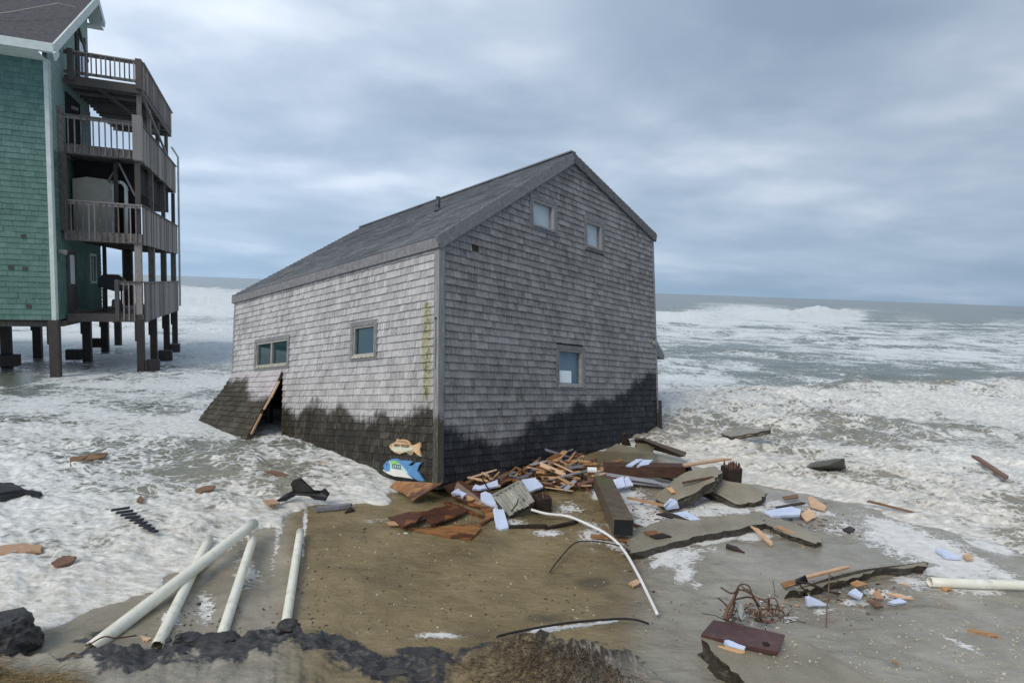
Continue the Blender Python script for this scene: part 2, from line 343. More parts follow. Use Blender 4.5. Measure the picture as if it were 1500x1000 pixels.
FO = [(900,428,0),(1200,440,0),(1450,452,.0),(1480,462,.03),(350,415,.0),(300,412,0),(290,432,1),(330,438,1),(275,450,.95),(310,452,1),(300,470,.5),(270,476,.55),(340,470,.6),(280,495,.7),(330,505,.75),(60,485,.6),(150,490,.65),(210,490,.6),(30,510,.62),
 (100,530,.36),(180,530,.45),(100,560,.42),(200,560,.52),(20,562,.12),(60,560,.3),(150,545,.38),(300,540,.6),(250,590,.62),(60,600,.68),(20,625,.66),(150,620,.62),(200,600,.5),(260,640,.68),(300,660,.48),(330,680,.45),(400,690,.42),(330,705,.5),(440,690,.48),(480,700,.62),
 (480,725,.72),(100,680,.72),(30,690,.85),(60,730,.82),(150,720,.7),(230,720,.62),(300,740,.72),(100,780,.92),(30,800,.9),(200,800,.9),(50,850,.96),(100,890,.92),(250,830,.9),(350,775,.78),(420,745,.72),(520,700,.62),(550,720,.95),(380,660,.3),(-100,700,.7),(-100,850,.95),
 (980,448,0),(1200,452,0),(1400,464,.03),(1480,475,.45),(1320,478,.4),(990,467,.95),(1100,467,1),(1200,467,1),(1240,464,.9),(1290,466,.12),(1000,487,.58),(1100,485,.52),(1200,492,.6),(1350,492,.52),(1480,500,.55),(1000,507,.33),(1100,510,.38),(1180,508,.5),(1300,512,.72),(1400,520,.7),(1480,540,.5),
 (1050,530,.3),(1150,535,.22),(1250,532,.5),(1350,548,.34),(1000,552,.58),(1100,550,.42),(1200,556,.2),(1300,562,.04),(1400,567,.04),(1490,571,.03),(980,580,.6),(1050,588,.7),(960,610,.8),(1000,600,.7),(1150,620,.62),(1100,600,.68),(1200,590,.66),(1300,588,.74),(1400,588,.78),(1490,588,.8),(1300,640,.62),(1200,640,.64),(1450,640,.7),(1100,650,.68),
 (1000,630,.72),(1150,690,.66),(1050,675,.6),(1000,655,.55),(1250,700,.62),(1400,690,.78),(1480,700,.78),(1300,725,.72),(1350,750,.55),(1450,760,.5),(1500,790,.35),(1650,600,.7),(1650,750,.5),(1600,520,.4),(-80,500,.5),(-80,600,.6),(600,500,.5),(700,600,.5),(800,500,.4),(500,600,.5),(700,440,.2)]
FO = np.array(FO, float)
def idw(u, v, P, wv=3.0, pw=1.6, eps=80.):
    num = np.zeros_like(u); den = np.zeros_like(u)
    for a, b, c in P:
        k = 1.0/(((u-a)**2+((v-b)*wv)**2+eps)**pw); num += k*c; den += k
    return num/den
def crest(x, y, P, h, wb, wf_):            # a breaking ridge along a line of points; steep towards the beach
    P = np.array(P, float); best = np.full(x.shape, 1e9); sd = np.zeros_like(x); hh = np.zeros_like(x)
    for a, b in zip(P[:-1], P[1:]):
        e = b[:2]-a[:2]; L = np.hypot(*e); t = np.clip(((x-a[0])*e[0]+(y-a[1])*e[1])/(L*L), 0, 1)
        dx, dy = x-a[0]-t*e[0], y-a[1]-t*e[1]; d = np.hypot(dx, dy); s = (e[0]*dy-e[1]*dx)/L
        m = d < best; best = np.where(m, d, best); sd = np.where(m, np.sign(s)*d, sd); hh = np.where(m, a[2]+(b[2]-a[2])*t, hh)
    return h*hh*np.where(sd > 0, np.exp(-(sd/wb)**2), np.exp(-(sd/wf_)**2)), sd
def fan(rs, az):
    Rr, A = np.meshgrid(rs, az, indexing='ij'); return Rr*np.sin(A), Rr*np.cos(A)
def grid_obj(name, X, Y, Z, keep, attrs, m):
    nr, nc = X.shape; idx = np.arange(nr*nc).reshape(nr, nc)
    q = np.stack([idx[:-1, :-1], idx[:-1, 1:], idx[1:, 1:], idx[1:, :-1]], -1).reshape(-1, 4)
    if keep is not None: q = q[keep.ravel()[q].any(1)]
    me = bpy.data.meshes.new(name); me.vertices.add(nr*nc); me.vertices.foreach_set('co', np.stack([X, Y, Z], -1).ravel().astype(np.float32))
    me.loops.add(q.size); me.loops.foreach_set('vertex_index', q[:, ::-1].ravel().astype(np.int32)); me.polygons.add(len(q))
    me.polygons.foreach_set('loop_start', np.arange(0, q.size, 4, dtype=np.int32)); me.polygons.foreach_set('use_smooth', np.ones(len(q), bool))
    me.update(calc_edges=True); me.validate()
    for k, a in attrs.items():
        at = me.attributes.new(k, 'FLOAT', 'POINT'); at.data.foreach_set('value', a.ravel().astype(np.float32))
    me.materials.append(m); o = bpy.data.objects.new(name, me); COL.objects.link(o); return o
def foam_pattern(t, pos, dens, pw=1.0):
    """foam cover from its density: streaks, clumps and lacy cells in world metres"""
    wv = noise(t, pos, .7, 3, .5, 0, 'Color'); ws = N(t, 'ShaderNodeVectorMath', operation='SUBTRACT'); t.links.new(wv, ws.inputs[0]); ws.inputs[1].default_value = (.5, .5, .5)
    sc = N(t, 'ShaderNodeVectorMath', operation='SCALE'); t.links.new(ws.outputs[0], sc.inputs[0]); sc.inputs['Scale'].default_value = .9
    ad = N(t, 'ShaderNodeVectorMath', operation='ADD'); t.links.new(pos, ad.inputs[0]); t.links.new(sc.outputs[0], ad.inputs[1]); wp = ad.outputs[0]
    st = mapping(t, wp, (.42, 1.25, 1), (0, 0, R_(-22)))
    a = noise(t, st, .55, 8, .62, .5); b = noise(t, mapping(t, wp, (1, 1.9, 1), (0, 0, R_(-15))), 3.6, 8, .68, .7)
    def cells(s, wid):
        vo = N(t, 'ShaderNodeTexVoronoi', feature='DISTANCE_TO_EDGE', _Scale=s); t.links.new(mapping(t, wp, (.8, 1.35, 1), (0, 0, R_(-20))), vo.inputs['Vector'])
        return ramp(t, [(0, 1), (wid, .35), (wid*2.6, 0)], vo.outputs['Distance'])
    lace = math_(t, 'ADD', math_(t, 'MULTIPLY', cells(2.3, .07), .5), math_(t, 'MULTIPLY', cells(7.5, .11), .6))
    base = math_(t, 'ADD', math_(t, 'MULTIPLY', a, .52), math_(t, 'MULTIPLY', b, .48))       # ~.5 +- .1
    s = math_(t, 'MULTIPLY', math_(t, 'SUBTRACT', base, .5), 3.6)
    s = math_(t, 'ADD', s, math_(t, 'MULTIPLY', math_(t, 'SUBTRACT', lace, .2), .75))
    s = math_(t, 'ADD', s, math_(t, 'MULTIPLY', math_(t, 'SUBTRACT', dens, .5), 1.7))
    s = math_(t, 'ADD', s, math_(t, 'MULTIPLY', math_(t, 'SUBTRACT', noise(t, mapping(t, pos, (.22, 1, 1), (0, 0, R_(-24))), .30, 5, .6, .4), .5), 2.3))
    s = math_(t, 'ADD', s, math_(t, 'MULTIPLY', math_(t, 'SUBTRACT', noise(t, mapping(t, wp, (1, .55, 1), (0, 0, R_(-12))), .55, 6, .62, .8), .5), 2.3))
    cover = ramp(t, [(.30, 0), (.44, .28), (.52, .68), (.66, .93), (1, 1)], math_(t, 'ADD', s, .5))
    cover = math_(t, 'MULTIPLY', cover, ramp(t, [(0, 0), (.06, .25), (.18, 1)], dens))
    return cover, s, b, lace
def _sea(t, oc, p):
    pos = geo_pos(t); dens = attr(t, 'foam').outputs['Fac']; tb = attr(t, 'silt').outputs['Fac']
    cover, s, b, lace = foam_pattern(t, pos, dens)
    wc = mixc(t, tb, (.125, .15, .12), (.26, .24, .19))
    wc = mixc(t, ramp(t, [(.4, 0), (.7, .5)], noise(t, mapping(t, pos, (.5, 1.4, 1)), .5, 4, .6)), wc, (.17, .175, .15))
    fcol = mixc(t, ramp(t, [(.35, 0), (.65, 1)], noise(t, mapping(t, pos, (1, 2.2, 1), (0, 0, R_(-15))), 7, 7, .72)), mixc(t, tb, (.44, .49, .51), (.42, .40, .35)), mixc(t, tb, (.84, .86, .86), (.82, .81, .77)))
    c = mixc(t, cover, wc, fcol)
    t.links.new(ramp(t, [(0, .24), (.5, .6), (1, .8)], cover), p.inputs['Roughness'])
    h = math_(t, 'ADD', math_(t, 'MULTIPLY', cover, .8), math_(t, 'MULTIPLY', noise(t, pos, 9, 6, .7), .55))
    h = math_(t, 'ADD', h, math_(t, 'MULTIPLY', noise(t, mapping(t, pos, (.6, 1.5, 1), (0, 0, R_(-22))), 2.2, 6, .6), 1.2))
    addbump(t, p, h, .5, .05); return c
M_SEA = mat('foaming_sea', _sea, .3, .32)
def _sand(t, oc, p):
    pos = geo_pos(t); A = {k: attr(t, k).outputs['Fac'] for k in ('foam', 'grey', 'peat', 'film', 'root', 'damp')}
    cover, s, b, lace = foam_pattern(t, mapping(t, pos, (2.3, 2.3, 2.3)), A['foam'])
    n = noise(t, pos, 1.1, 7, .6, .4); n2 = noise(t, mapping(t, pos, (1, 2.4, 1), (0, 0, R_(24))), 2.6, 7, .66, 1.0); g = noise(t, pos, 70, 3, .7)
    f = math_(t, 'ADD', math_(t, 'MULTIPLY', n, .6), math_(t, 'MULTIPLY', n2, .4))
    sand = ramp(t, [(.30, (.12, .09, .048)), (.45, (.195, .148, .074)), (.58, (.262, .202, .105)), (.72, (.335, .28, .175))], f)
    grey = ramp(t, [(.30, (.17, .152, .115)), (.5, (.285, .262, .21)), (.72, (.43, .405, .35))], f)
    c = mixc(t, A['grey'], sand, grey)
    c = mixc(t, ramp(t, [(.58, 0), (.66, .35)], g), c, (.33, .29, .2))
    c = mixc(t, math_(t, 'MULTIPLY', ramp(t, [(.35, 0), (.75, .72)], math_(t, 'ADD', A['damp'], math_(t, 'MULTIPLY', math_(t, 'SUBTRACT', n2, .5), 1.3))), ramp(t, [(.02, 0), (.2, 1)], A['damp'])), c, (.07, .058, .038))
    c = mixc(t, ramp(t, [(.60, 0), (.68, .5)], noise(t, mapping(t, pos, (1, 2, 1), (0, 0, R_(24))), 16, 5, .7)), c, (.10, .078, .045))
    shell = N(t, 'ShaderNodeTexVoronoi', _Scale=15); t.links.new(pos, shell.inputs['Vector'])
    sh = math_(t, 'MULTIPLY', ramp(t, [(.09, 1), (.13, 0)], shell.outputs['Distance']), ramp(t, [(.56, 0), (.62, 1)], noise(t, pos, 2.1, 3, .6)))
    c = mixc(t, math_(t, 'MULTIPLY', sh, .8), c, (.55, .52, .42))
    pe = math_(t, 'ADD', A['peat'], math_(t, 'MULTIPLY', math_(t, 'SUBTRACT', noise(t, pos, 3.0, 8, .72, .3), .5), 1.5))
    pm = ramp(t, [(.46, 0), (.58, 1)], pe)
    c = mixc(t, math_(t, 'MULTIPLY', pm, ramp(t, [(0, 0), (.12, 1)], A['peat'])), c, ramp(t, [(.35, (.014, .014, .016)), (.7, (.085, .082, .082))], noise(t, pos, 13, 7, .75)))
    rr = math_(t, 'MULTIPLY', A['root'], ramp(t, [(.42, 0), (.52, .95)], noise(t, mapping(t, pos, (7, 1.6, 1), (0, 0, R_(25))), 2.2, 7, .7, 1.2)))
    c = mixc(t, rr, c, (.035, .024, .016))
    c = mixc(t, cover, c, mixc(t, ramp(t, [(.3, 0), (.7, 1)], noise(t, pos, 8, 5, .6)), (.58, .57, .54), (.80, .80, .79)))
    ro = math_(t, 'SUBTRACT', ramp(t, [(.35, .22), (.62, .50)], n), math_(t, 'MULTIPLY', A['film'], .34), True)
    ro = math_(t, 'MAXIMUM', ro, math_(t, 'ADD', math_(t, 'MULTIPLY', cover, .6), .07)); t.links.new(ro, p.inputs['Roughness'])
    h = math_(t, 'ADD', math_(t, 'MULTIPLY', noise(t, pos, 5, 8, .68), 1.2), math_(t, 'MULTIPLY', g, .12)); h = math_(t, 'ADD', h, math_(t, 'MULTIPLY', n2, 1.1))
    h = math_(t, 'MULTIPLY', h, math_(t, 'SUBTRACT', 1.0, math_(t, 'MULTIPLY', A['film'], .75)))
    addbump(t, p, math_(t, 'ADD', h, math_(t, 'MULTIPLY', cover, .3)), .55, .05); return c
M_SAND = mat('wet_sand', _sand, .5, .5)

vv = np.concatenate([np.linspace(760, 8, 640), np.geomspace(7.9, .12, 40)]); rs = 2855./vv
az = np.linspace(R_(-56), R_(56), 980); X, Y = fan(rs, az)
RR = np.hypot(X, Y); U, V = uv_of(X, Y)
sd = seg_sd(X, Y)
sdn = sd+(fbm(X*3.2, Y*3.2, 4, 5)-.5)*.42
foam = idw(U, V, FO); near = sstep(560, 640, V)*sstep(720, 560, U); foam = np.where((U > 700) & (foam < .9), foam*np.where(V > 560, .88, .92), foam); foam = foam*(1-.09*near); foam = foam+.06*sstep(680, 600, V)*sstep(700, 500, U)*sstep(470, 485, V)
turb = np.clip(sstep(-1, 1, (V-572)/6.)*sstep(900, 980, U)+sstep(575, 640, V)*sstep(700, 350, U)*.55, 0, 1)
cA, sA = crest(X, Y, [(-60, 52, .4), (-34.8, 62.5, .5), (-28, 68, .5), (-10, 69, .4), (19.9, 69.2, .5), (38.3, 87.7, .62), (68, 121, 1.05), (72.5, 127.3, .25), (86, 142, 0.0)], 1.45, 5.0, 2.2)
cB, sB = crest(X, Y, [(2.6, 17.0, .2), (4.45, 16.9, .35), (7.5, 18.3, .5), (12, 20.6, .9), (19.3, 22.2, 1.25), (40, 29, 1.6)], .36, 1.1, 1.6)
amp = np.clip(RR/70, .02, 1)**.8
ca, sa_ = math.cos(R_(-22)), math.sin(R_(-22)); Xr, Yr = X*ca+Y*sa_, -X*sa_+Y*ca
swell = (fbm(Xr*.035, Yr*.11, 3, 21)-.5)*1.5*amp+(fbm(Xr*.16, Yr*.55, 3, 22)-.5)*.42*amp**.6
chop = (1-2*np.abs(fbm(Xr*.75, Yr*1.5, 4, 31)-.5))
swell += (chop-.8)*(.05+.22*turb*np.where(U < 650, .3, 1))*np.clip(RR/9, .35, 1)
swell += (fbm(Xr*3.0, Yr*5.0, 4, 41)-.5)*(.05+.09*turb)
swell += (fbm(X*9, Y*11, 3, 43)-.5)*(.018+.04*turb)*sstep(40, 15, RR)
swell *= sstep(3000, 300, RR)
lump = (fbm(X*.9, Y*.9, 5, 51, .6)-.5); lumpA = (fbm(X*.22, Y*.22, 3, 52, .6)-.5)
Zw = .05+swell+cA*(1+lumpA*1.3+lump*.35)+cB*(1+lump*1.2)
Zw = Zw*sstep(0.0, .9, sdn)+.022*sstep(-.02, .10, sdn)-.06*(1-sstep(-.05, .03, sdn))-.35*sstep(0, .5, -sdn)
Zw = np.where(sdn > .02, np.maximum(Zw, .004+.02*sstep(.0, .25, sdn)), Zw)
foam = np.clip(foam+.30*sstep(.5, .05, np.abs(sdn))*sstep(40, 5, RR)+.32*np.clip(cA/.7, 0, 1)*sstep(3, -2, sA), 0, 1.15)
foam *= sstep(400, 160, RR)
silt = np.clip(turb*.75+sstep(4.0, .2, sd)*.6, 0, 1)
sea = grid_obj('sea_water', X, Y, Zw, (sdn > -.25), {'foam': foam, 'silt': silt}, M_SEA); tag(sea, kind='structure')

# beach and sea bed: one sheet from under the viewer to the horizon
vv = np.concatenate([np.linspace(2200, 900, 60), np.linspace(895, 90, 560), np.geomspace(88, .1, 30)]); rs = 2855./vv
az = np.linspace(R_(-75), R_(75), 1000); X, Y = fan(rs, az); RR = np.hypot(X, Y); U, V = uv_of(X, Y); sd = seg_sd(X, Y)
CR = [(-500, 905), (-200, 930), (0, 955), (60, 952), (130, 952), (200, 942), (250, 940), (300, 930), (345, 925), (395, 912), (430, 906), (460, 915), (520, 935), (560, 948), (620, 953), (680, 950), (720, 938), (770, 925), (820, 930), (870, 940), (930, 962), (985, 1000), (1040, 1075), (1100, 1200)]
CZ = .24; crp = np.array([G(u, v, CZ)[:2] for u, v in CR])
ang = np.arctan2(X, Y); ca_ = np.arctan2(crp[:, 0], crp[:, 1]); cr_ = np.hypot(crp[:, 0], crp[:, 1])
rc = np.interp(ang, ca_, cr_)+(fbm(ang*60, ang*0+3, 4, 61)-.5)*.22
md = rc-RR                                   # >0 on the bank side
Zs = (fbm(X*.6, Y*.6, 3, 71)-.5)*.05+(fbm(X*3, Y*3, 4, 72)-.5)*.025
Zs += np.where(md > 0, 1, 0)*0+sstep(-.10, .05, md)*(CZ-.02)+np.clip(md, 0, 9)*.26*sstep(0, 3, md)+np.clip(md, 0, .5)*.10
Zs += sstep(-.05, .1, md)*((fbm(X*2.2, Y*2.2, 5, 73, .5)-.5)*.13+(fbm(X*14, Y*14, 3, 74, .6)-.5)*.016)
Zs -= sstep(0.0, 1.2, sd)*.12+sstep(1, 40, sd)*2.2
gully = np.exp(-((U-400)/46)**2-((V-850)/80)**2)+.8*np.exp(-((U-300)/30)**2-((V-880)/50)**2)
Zs -= .07*gully
def E_(u, v, ru, rv, k=1.0, rot=0):
    c, s = math.cos(R_(rot)), math.sin(R_(rot)); du, dv = U-u, V-v
    return k*np.exp(-(((du*c+dv*s)/ru)**2+((-du*s+dv*c)/rv)**2)**1.0)
foam = np.zeros_like(X)
for a in [(1330,798,85,24,.62,24),(1410,835,60,20,.6,20),(1400,862,80,10,.7,6),(1060,745,60,12,.55,4),(1110,745,30,12,.5,10),(1150,738,50,8,.6,6),(925,730,30,16,.55,20),(1000,815,50,12,.42,-15),(1300,772,40,12,.6,20),(1350,795,45,14,.62,22),(1400,815,45,16,.5,25),(1385,838,40,10,.8,5),(1420,862,50,11,.75,10),(1335,852,45,12,.75,10),(1290,868,40,10,.6,12),(1465,845,35,10,.45,15),(1250,880,30,9,.7,5),(1205,893,28,7,.65,-8),(1158,905,26,6,.5,-15),(1330,905,60,4,.35,28),(1400,940,50,4,.3,25),
          (880,722,24,10,.9,35),(860,700,25,8,.6,0),(935,742,28,9,.8,0),(948,765,24,12,.85,-20),(900,762,12,20,.55,0),(985,768,28,8,.75,10),(1030,752,35,8,.6,8),(1060,742,30,7,.6,0),(830,742,30,9,.45,10),(868,780,20,16,.5,20),(980,805,34,7,.8,-18),(1045,790,34,6,.95,-8),(1105,786,26,5,.95,0),
          (968,822,26,6,.65,-25),(1000,842,20,12,.55,-40),(1020,858,20,10,.4,0),(905,800,24,8,.4,30),(940,800,12,6,.6,0),(890,650,22,8,.9,0),(910,668,20,6,.5,0),(750,765,24,7,.42,0),(800,780,26,5,.45,0),(870,912,60,3.5,.75,-7),(800,922,24,3,.8,-9),(405,790,7,40,.45,10),(352,850,5,50,.5,18),(300,885,14,30,.4,0),(360,840,20,40,.35,0),(250,905,14,12,.55,0),(620,905,2,2,0,0),
          (445,785,3,45,.5,4),(560,760,30,5,.25,0),(1240,770,40,14,.45,10),(1200,750,30,10,.5,10),(1450,800,40,8,.35,15),(640,930,30,4,.3,0)]: foam = np.maximum(foam, E_(*a))
foam = np.clip(foam*1.3, 0, 1.05)*sstep(.0, .1, -md+.05)
grey = np.clip(sstep(820, 960, U+(V-850)*.3)+sstep(470, 380, U)*.75+sstep(.02, .15, md)*.25*sstep(700, 300, U), 0, 1)
brown_pit = sstep(430, 480, U)*sstep(960, 900, U); grey *= (1-.9*brown_pit*(md < 0))
peat = .62*np.exp(-((md-.06)/.12)**2)*sstep(760, 600, U)*sstep(60, 120, U)+.45*np.exp(-((md-.04)/.05)**2)+.66*np.exp(-((md-.30)/.30)**2)*sstep(720, 620, U)*sstep(90, 170, U)*(md > 0)
for a in [(230,955,70,22,.7,-10),(300,975,60,30,.75,0),(400,930,60,22,.9,-12),(395,975,14,40,.8,5),(500,940,60,14,.8,14),(560,965,70,16,.62,0),(620,955,60,10,.85,4),(150,930,60,10,.55,0),(700,950,40,10,.7,-8),(870,940,60,8,.5,10),(930,960,40,9,.6,35),(760,928,40,5,.6,0),(905,890,4,4,.3,0),(800,905,40,12,.4,-15),(835,918,60,6,.4,-10),(520,760,60,4,.35,0),(130,940,60,8,.5,0),(700,970,40,16,.6,0),(200,985,60,14,.5,0),(820,840,16,4,.45,0),(1090,990,20,14,.3,0),(640,730,60,10,.45,0),(905,890,10,10,.3,0)]: peat = np.maximum(peat, E_(*a))
Zs += np.clip(peat, 0, 1)*sstep(-.05, .1, md)*(np.abs(fbm(X*3.5, Y*5, 4, 91)-.5)*-.22+.04+(fbm(X*11, Y*11, 3, 92)-.5)*.07)
mound = E_(835, 985, 130, 40)*sstep(0, .15, md); Zs += mound*(.10+(fbm(X*4, Y*4, 3, 93)-.5)*.16)
damp = np.clip(E_(868, 853, 34, 12)+.6*E_(905, 872, 40, 9)+.7*E_(800, 905, 45, 12)+.5*E_(830, 840, 16, 5)+.6*E_(640, 735, 70, 10)+.5*E_(700, 770, 60, 7)+.4*E_(530, 765, 60, 6)+.35*E_(560, 850, 60, 20), 0, 1)
film = np.clip(sstep(900, 1050, U)*sstep(-.05, -.3, md)*(.35+.9*sstep(.42, .58, fbm(X*.9, Y*1.6, 4, 81)))+.8*gully+.9*sstep(-.6, -.1, sd)*(sd < 0)+.5*sstep(460, 420, U)*(md < 0), 0, 1)
root = np.clip(E_(830, 985, 150, 48, 1.3)*sstep(0, .08, md), 0, 1)
snd = grid_obj('beach_sand', X, Y, Zs, None, {'foam': foam, 'grey': grey, 'peat': peat, 'film': film, 'root': root, 'damp': damp}, M_SAND); tag(snd, kind='structure')
def sand_z(x, y):
    i = np.argmin((X-x)**2+(Y-y)**2); return float(Zs.flat[i])

# ------------------------------------------------------------------ shingled walls
def sub_iv(ivs, a, b):
    out = []
    for p, q in ivs:
        if b <= p or a >= q: out.append((p, q)); continue
        if a > p: out.append((p, a))
        if b < q: out.append((b, q))
    return out
def shingle_rows(mb, P, z0, z1, lim, holes, ex=.125, wmin=.08, wmax=.21, th=.026, skip=.0015, jz=.004, gap=.004, lin=None, slope=0):
    """P(s, z, out) -> local point. lim(z) -> (smin, smax). holes: (s0, s1, za, zb)"""
    n = int(math.ceil((z1-z0)/ex))
    for k in range(n):
        za, zb = z0+k*ex, min(z0+(k+1)*ex, z1)
        if zb-za < .01: continue
        zm = (za+zb)/2; L = lim(zm)
        ivs = [(L[0], L[1])]
        for h0, h1, ha, hb in holes:
            if ha < zm < hb: ivs = sub_iv(ivs, h0, h1)
        la, lb = lim(za), lim(zb)
        for p, q in ivs:
            s = p-random.uniform(0, wmin)*(p > L[0]+1e9); first = True
            while s < q-.004:
                wd = random.uniform(wmin, wmax); e = s+wd
                if q-e < wmin*.7: e = q
                sa, ea, sb, eb = s+gap/2, e-gap/2, s+gap/2, e-gap/2
                if abs(s-L[0]) < 1e-6: sa, sb = la[0], lb[0]
                if abs(e-L[1]) < 1e-6: ea, eb = la[1], lb[1]
                t = random.random(); dz = random.uniform(-jz, jz) if za > z0+.01 else 0; o = th*random.uniform(.8, 1.25)
                if random.random() > skip:
                    zt = zb+.012
                    mb.add([P(sa, za+dz, 0), P(ea, za+dz, 0), P(ea, za+dz, o), P(sa, za+dz, o), P(sb, zt, 0), P(eb, zt, 0), P(eb, zt, .003), P(sb, zt, .003)],
                           [(3, 2, 6, 7), (0, 1, 2, 3), (0, 3, 7, 4), (1, 5, 6, 2)], t)
                s = e
def wall_cells(mb, P, s0, s1, zb, zt, holes, th=.09):
    """solid sheathing with openings; zt(s) the top line"""
    xs = sorted({s0, s1, *[h[0] for h in holes], *[h[1] for h in holes]}|set(getattr(zt, 'brk', [])))
    for a, b in zip(xs[:-1], xs[1:]):
        hs = sorted([(h[2], h[3]) for h in holes if h[0] <= a+1e-6 and h[1] >= b-1e-6]); z = zb
        segs = []
        for ha, hb in hs: segs.append((z, ha)); z = hb
        segs.append((z, None))
        for p, q in segs:
            ta, tb = (q, q) if q is not None else (zt(a), zt(b))
            if q is not None and q-p < .005: continue
            mb.add([P(a, p, 0), P(b, p, 0), P(b, tb, 0), P(a, ta, 0), P(a, p, -th), P(b, p, -th), P(b, tb, -th), P(a, ta, -th)],
                   [(0, 1, 2, 3), (7, 6, 5, 4), (0, 4, 5, 1), (1, 5, 6, 2), (2, 6, 7, 3), (3, 7, 4, 0)], .5)
def set_wl(o, fn):
    me = o.data; a = me.attributes.new('wl', 'FLOAT', 'POINT'); a.data.foreach_set('value', [fn(v.co) for v in me.vertices])

# ------------------------------------------------------------------ the collapsed grey house
HR = Matrix(((0.67674168, -0.73505029, -0.04149427), (0.7276502, 0.65922575, 0.18959586), (-0.11200841, -0.15850073, 0.98098503)))
HM = Matrix.Translation((-1.057, 8.8, .281)) @ HR.to_4x4()
W, L, H, HRDG, WR, HE = 6.877, 7.653, 3.853, 6.332, 3.556, 5.337
house = empty('shingled_house', mat=HM)
tag(house, 'grey cedar shingled house tilted and half sunk in the surf, soaked dark along its bottom', 'house')
PL_ = lambda s, z, o: (-o, s, z)              # side wall, s runs away along y
PR_ = lambda s, z, o: (s, -o, z)              # gable wall, s runs away along x
def top(s): return H+(HRDG-H)*s/WR if s <= WR else HRDG+(HE-HRDG)*(s-WR)/(W-WR)
top.brk = [WR]
ztop_l = lambda s: H
WIN_L = [(4.80, 6.44, 1.97, 2.68), (1.62, 2.46, 1.99, 2.70)]
WIN_R = [(2.20, 3.03, 4.48, 5.165), (3.95, 4.70, 4.41, 5.14), (2.93, 3.88, 1.47, 2.335)]
FLAP = (5.05, 7.62, -1, 1.92)
def inset(h, d=.085): return (h[0]+d, h[1]-d, h[2]+d, h[3]-d)
sm = MB(); wall_cells(sm, PL_, 0, L, -.02, ztop_l, [inset(h) for h in WIN_L]+[(5.02, 7.6, -.02, 1.84)])
side = sm.build('side_wall', M_SHEATH, house)
m = MB()
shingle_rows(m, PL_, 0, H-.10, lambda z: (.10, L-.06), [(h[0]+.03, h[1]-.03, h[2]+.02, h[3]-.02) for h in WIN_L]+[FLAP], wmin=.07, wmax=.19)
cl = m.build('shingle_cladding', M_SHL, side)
set_wl(cl, lambda v: 1.03+.10*math.sin(v.y*2.1+1)+.08*math.sin(v.y*5.3)+(.12 if v.y > 3.2 else 0))
sm = MB(); wall_cells(sm, PR_, 0.092, W, -.02, top, [inset(h) for h in WIN_R]); gab = sm.build('gable_wall', M_SHEATH, house)
def lim_g(z):
    a = .10 if z < H else .10*0+WR*(z-H)/(HRDG-H)+.02; b = W-.05 if z < HE-.03 else W-(W-WR)*(z-HE)/(HRDG-HE)-.02
    return (max(a, .10), max(min(b, W-.05), a+.001))
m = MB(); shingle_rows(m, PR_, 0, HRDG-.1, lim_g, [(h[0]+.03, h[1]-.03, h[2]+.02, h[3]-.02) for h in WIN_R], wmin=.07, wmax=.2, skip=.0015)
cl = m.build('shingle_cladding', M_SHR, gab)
wr_x = [0, .4, .86, 1.34, 1.7, 2.05, 2.9, 3.7, 4.6, 5.57, 6.2, 6.76, 7]; wr_z = [.90, .78, .66, .50, .62, .82, 1.02, 1.22, 1.28, 1.52, 1.82, 1.98, 2.0]
set_wl(cl, lambda v: float(np.interp(v.x, wr_x, wr_z))+.04*math.sin(v.x*9))
sm = MB()
sm.add([(0, L, -.02), (W, L, -.02), (W, L, HE), (WR, L, HRDG), (0, L, H)], [(0, 1, 2, 3, 4)], .4)
sm.prism([(W, .1, -.02), (W, L, -.02), (W, L, HE), (W, .1, HE)], (1, 0, 0), .08)
sm.prism([(.1, .1, -.01), (W-.1, .1, -.01), (W-.1, L, -.01), (.1, L, -.01)], (0, 0, 1), .1)
sm.build('back_walls', M_TRIMD, house)
# roof
def roof_side(p0, p1, q0, q1, name):          # eave p0->p1, ridge q0->q1 ; courses of shingle on a deck
    p0, p1, q0, q1 = map(Vector, (p0, p1, q0, q1)); up_ = (q0-p0); Ls = up_.length; n = (p1-p0).cross(up_).normalized()
    if n.z < 0: n = -n
    d = MB(); d.prism([p0, p1, q1, q0], n, .06, .3)
    along = (p1-p0).normalized(); Ln = (p1-p0).length; u_ = up_.normalized()
    Pf = lambda s, z, o: p0+along*s+u_*z+n*o
    shingle_rows(d, Pf, 0, Ls, lambda z: (0, Ln), [], ex=.135, wmin=.12, wmax=.4, th=.02, skip=0, jz=.002, gap=.003)
    return d
EV = .03
r1 = roof_side((-.06, -.07, H-.03+EV), (-.06, L+.07, H-.03+EV), (WR, -.07, HRDG+EV), (WR, L+.07, HRDG+EV), '')
r2 = roof_side((W+.06, L+.07, HE-.02+EV), (W+.06, -.07, HE-.02+EV), (WR, L+.07, HRDG+EV), (WR, -.07, HRDG+EV), '')
rf = MB(); rf.v = r1.v[:]; rf.f = r1.f[:]; rf.t = r1.t[:]; rf.add(r2.v, r2.f); rf.t[-len(r2.f):] = r2.t
roof = rf.build('roof', M_ROOF, house, fixn=False)
m = MB(); m.bar((WR, -.07, HRDG+EV+.012), (WR, L+.07, HRDG+EV+.012), .16, .03); m.build('ridge_cap', M_ROOF, roof)
m = MB(); m.bar((-.05, -.055, H-.10), (-.05, L+.06, H-.10), .045, .17); m.build('eave_board', M_TRIM, house)
m = MB()
e0, e1 = Vector((-.07, -.055, H-.105)), Vector((WR-.0, -.055, HRDG-.085)); m.bar(e0, e1, .05, .20, t=.6)
m.build('rake_board', M_TRIM, house)
m = MB(); m.bar((WR+.01, -.055, HRDG-.085), (W+.07, -.055, HE-.105), .05, .19, t=.3)
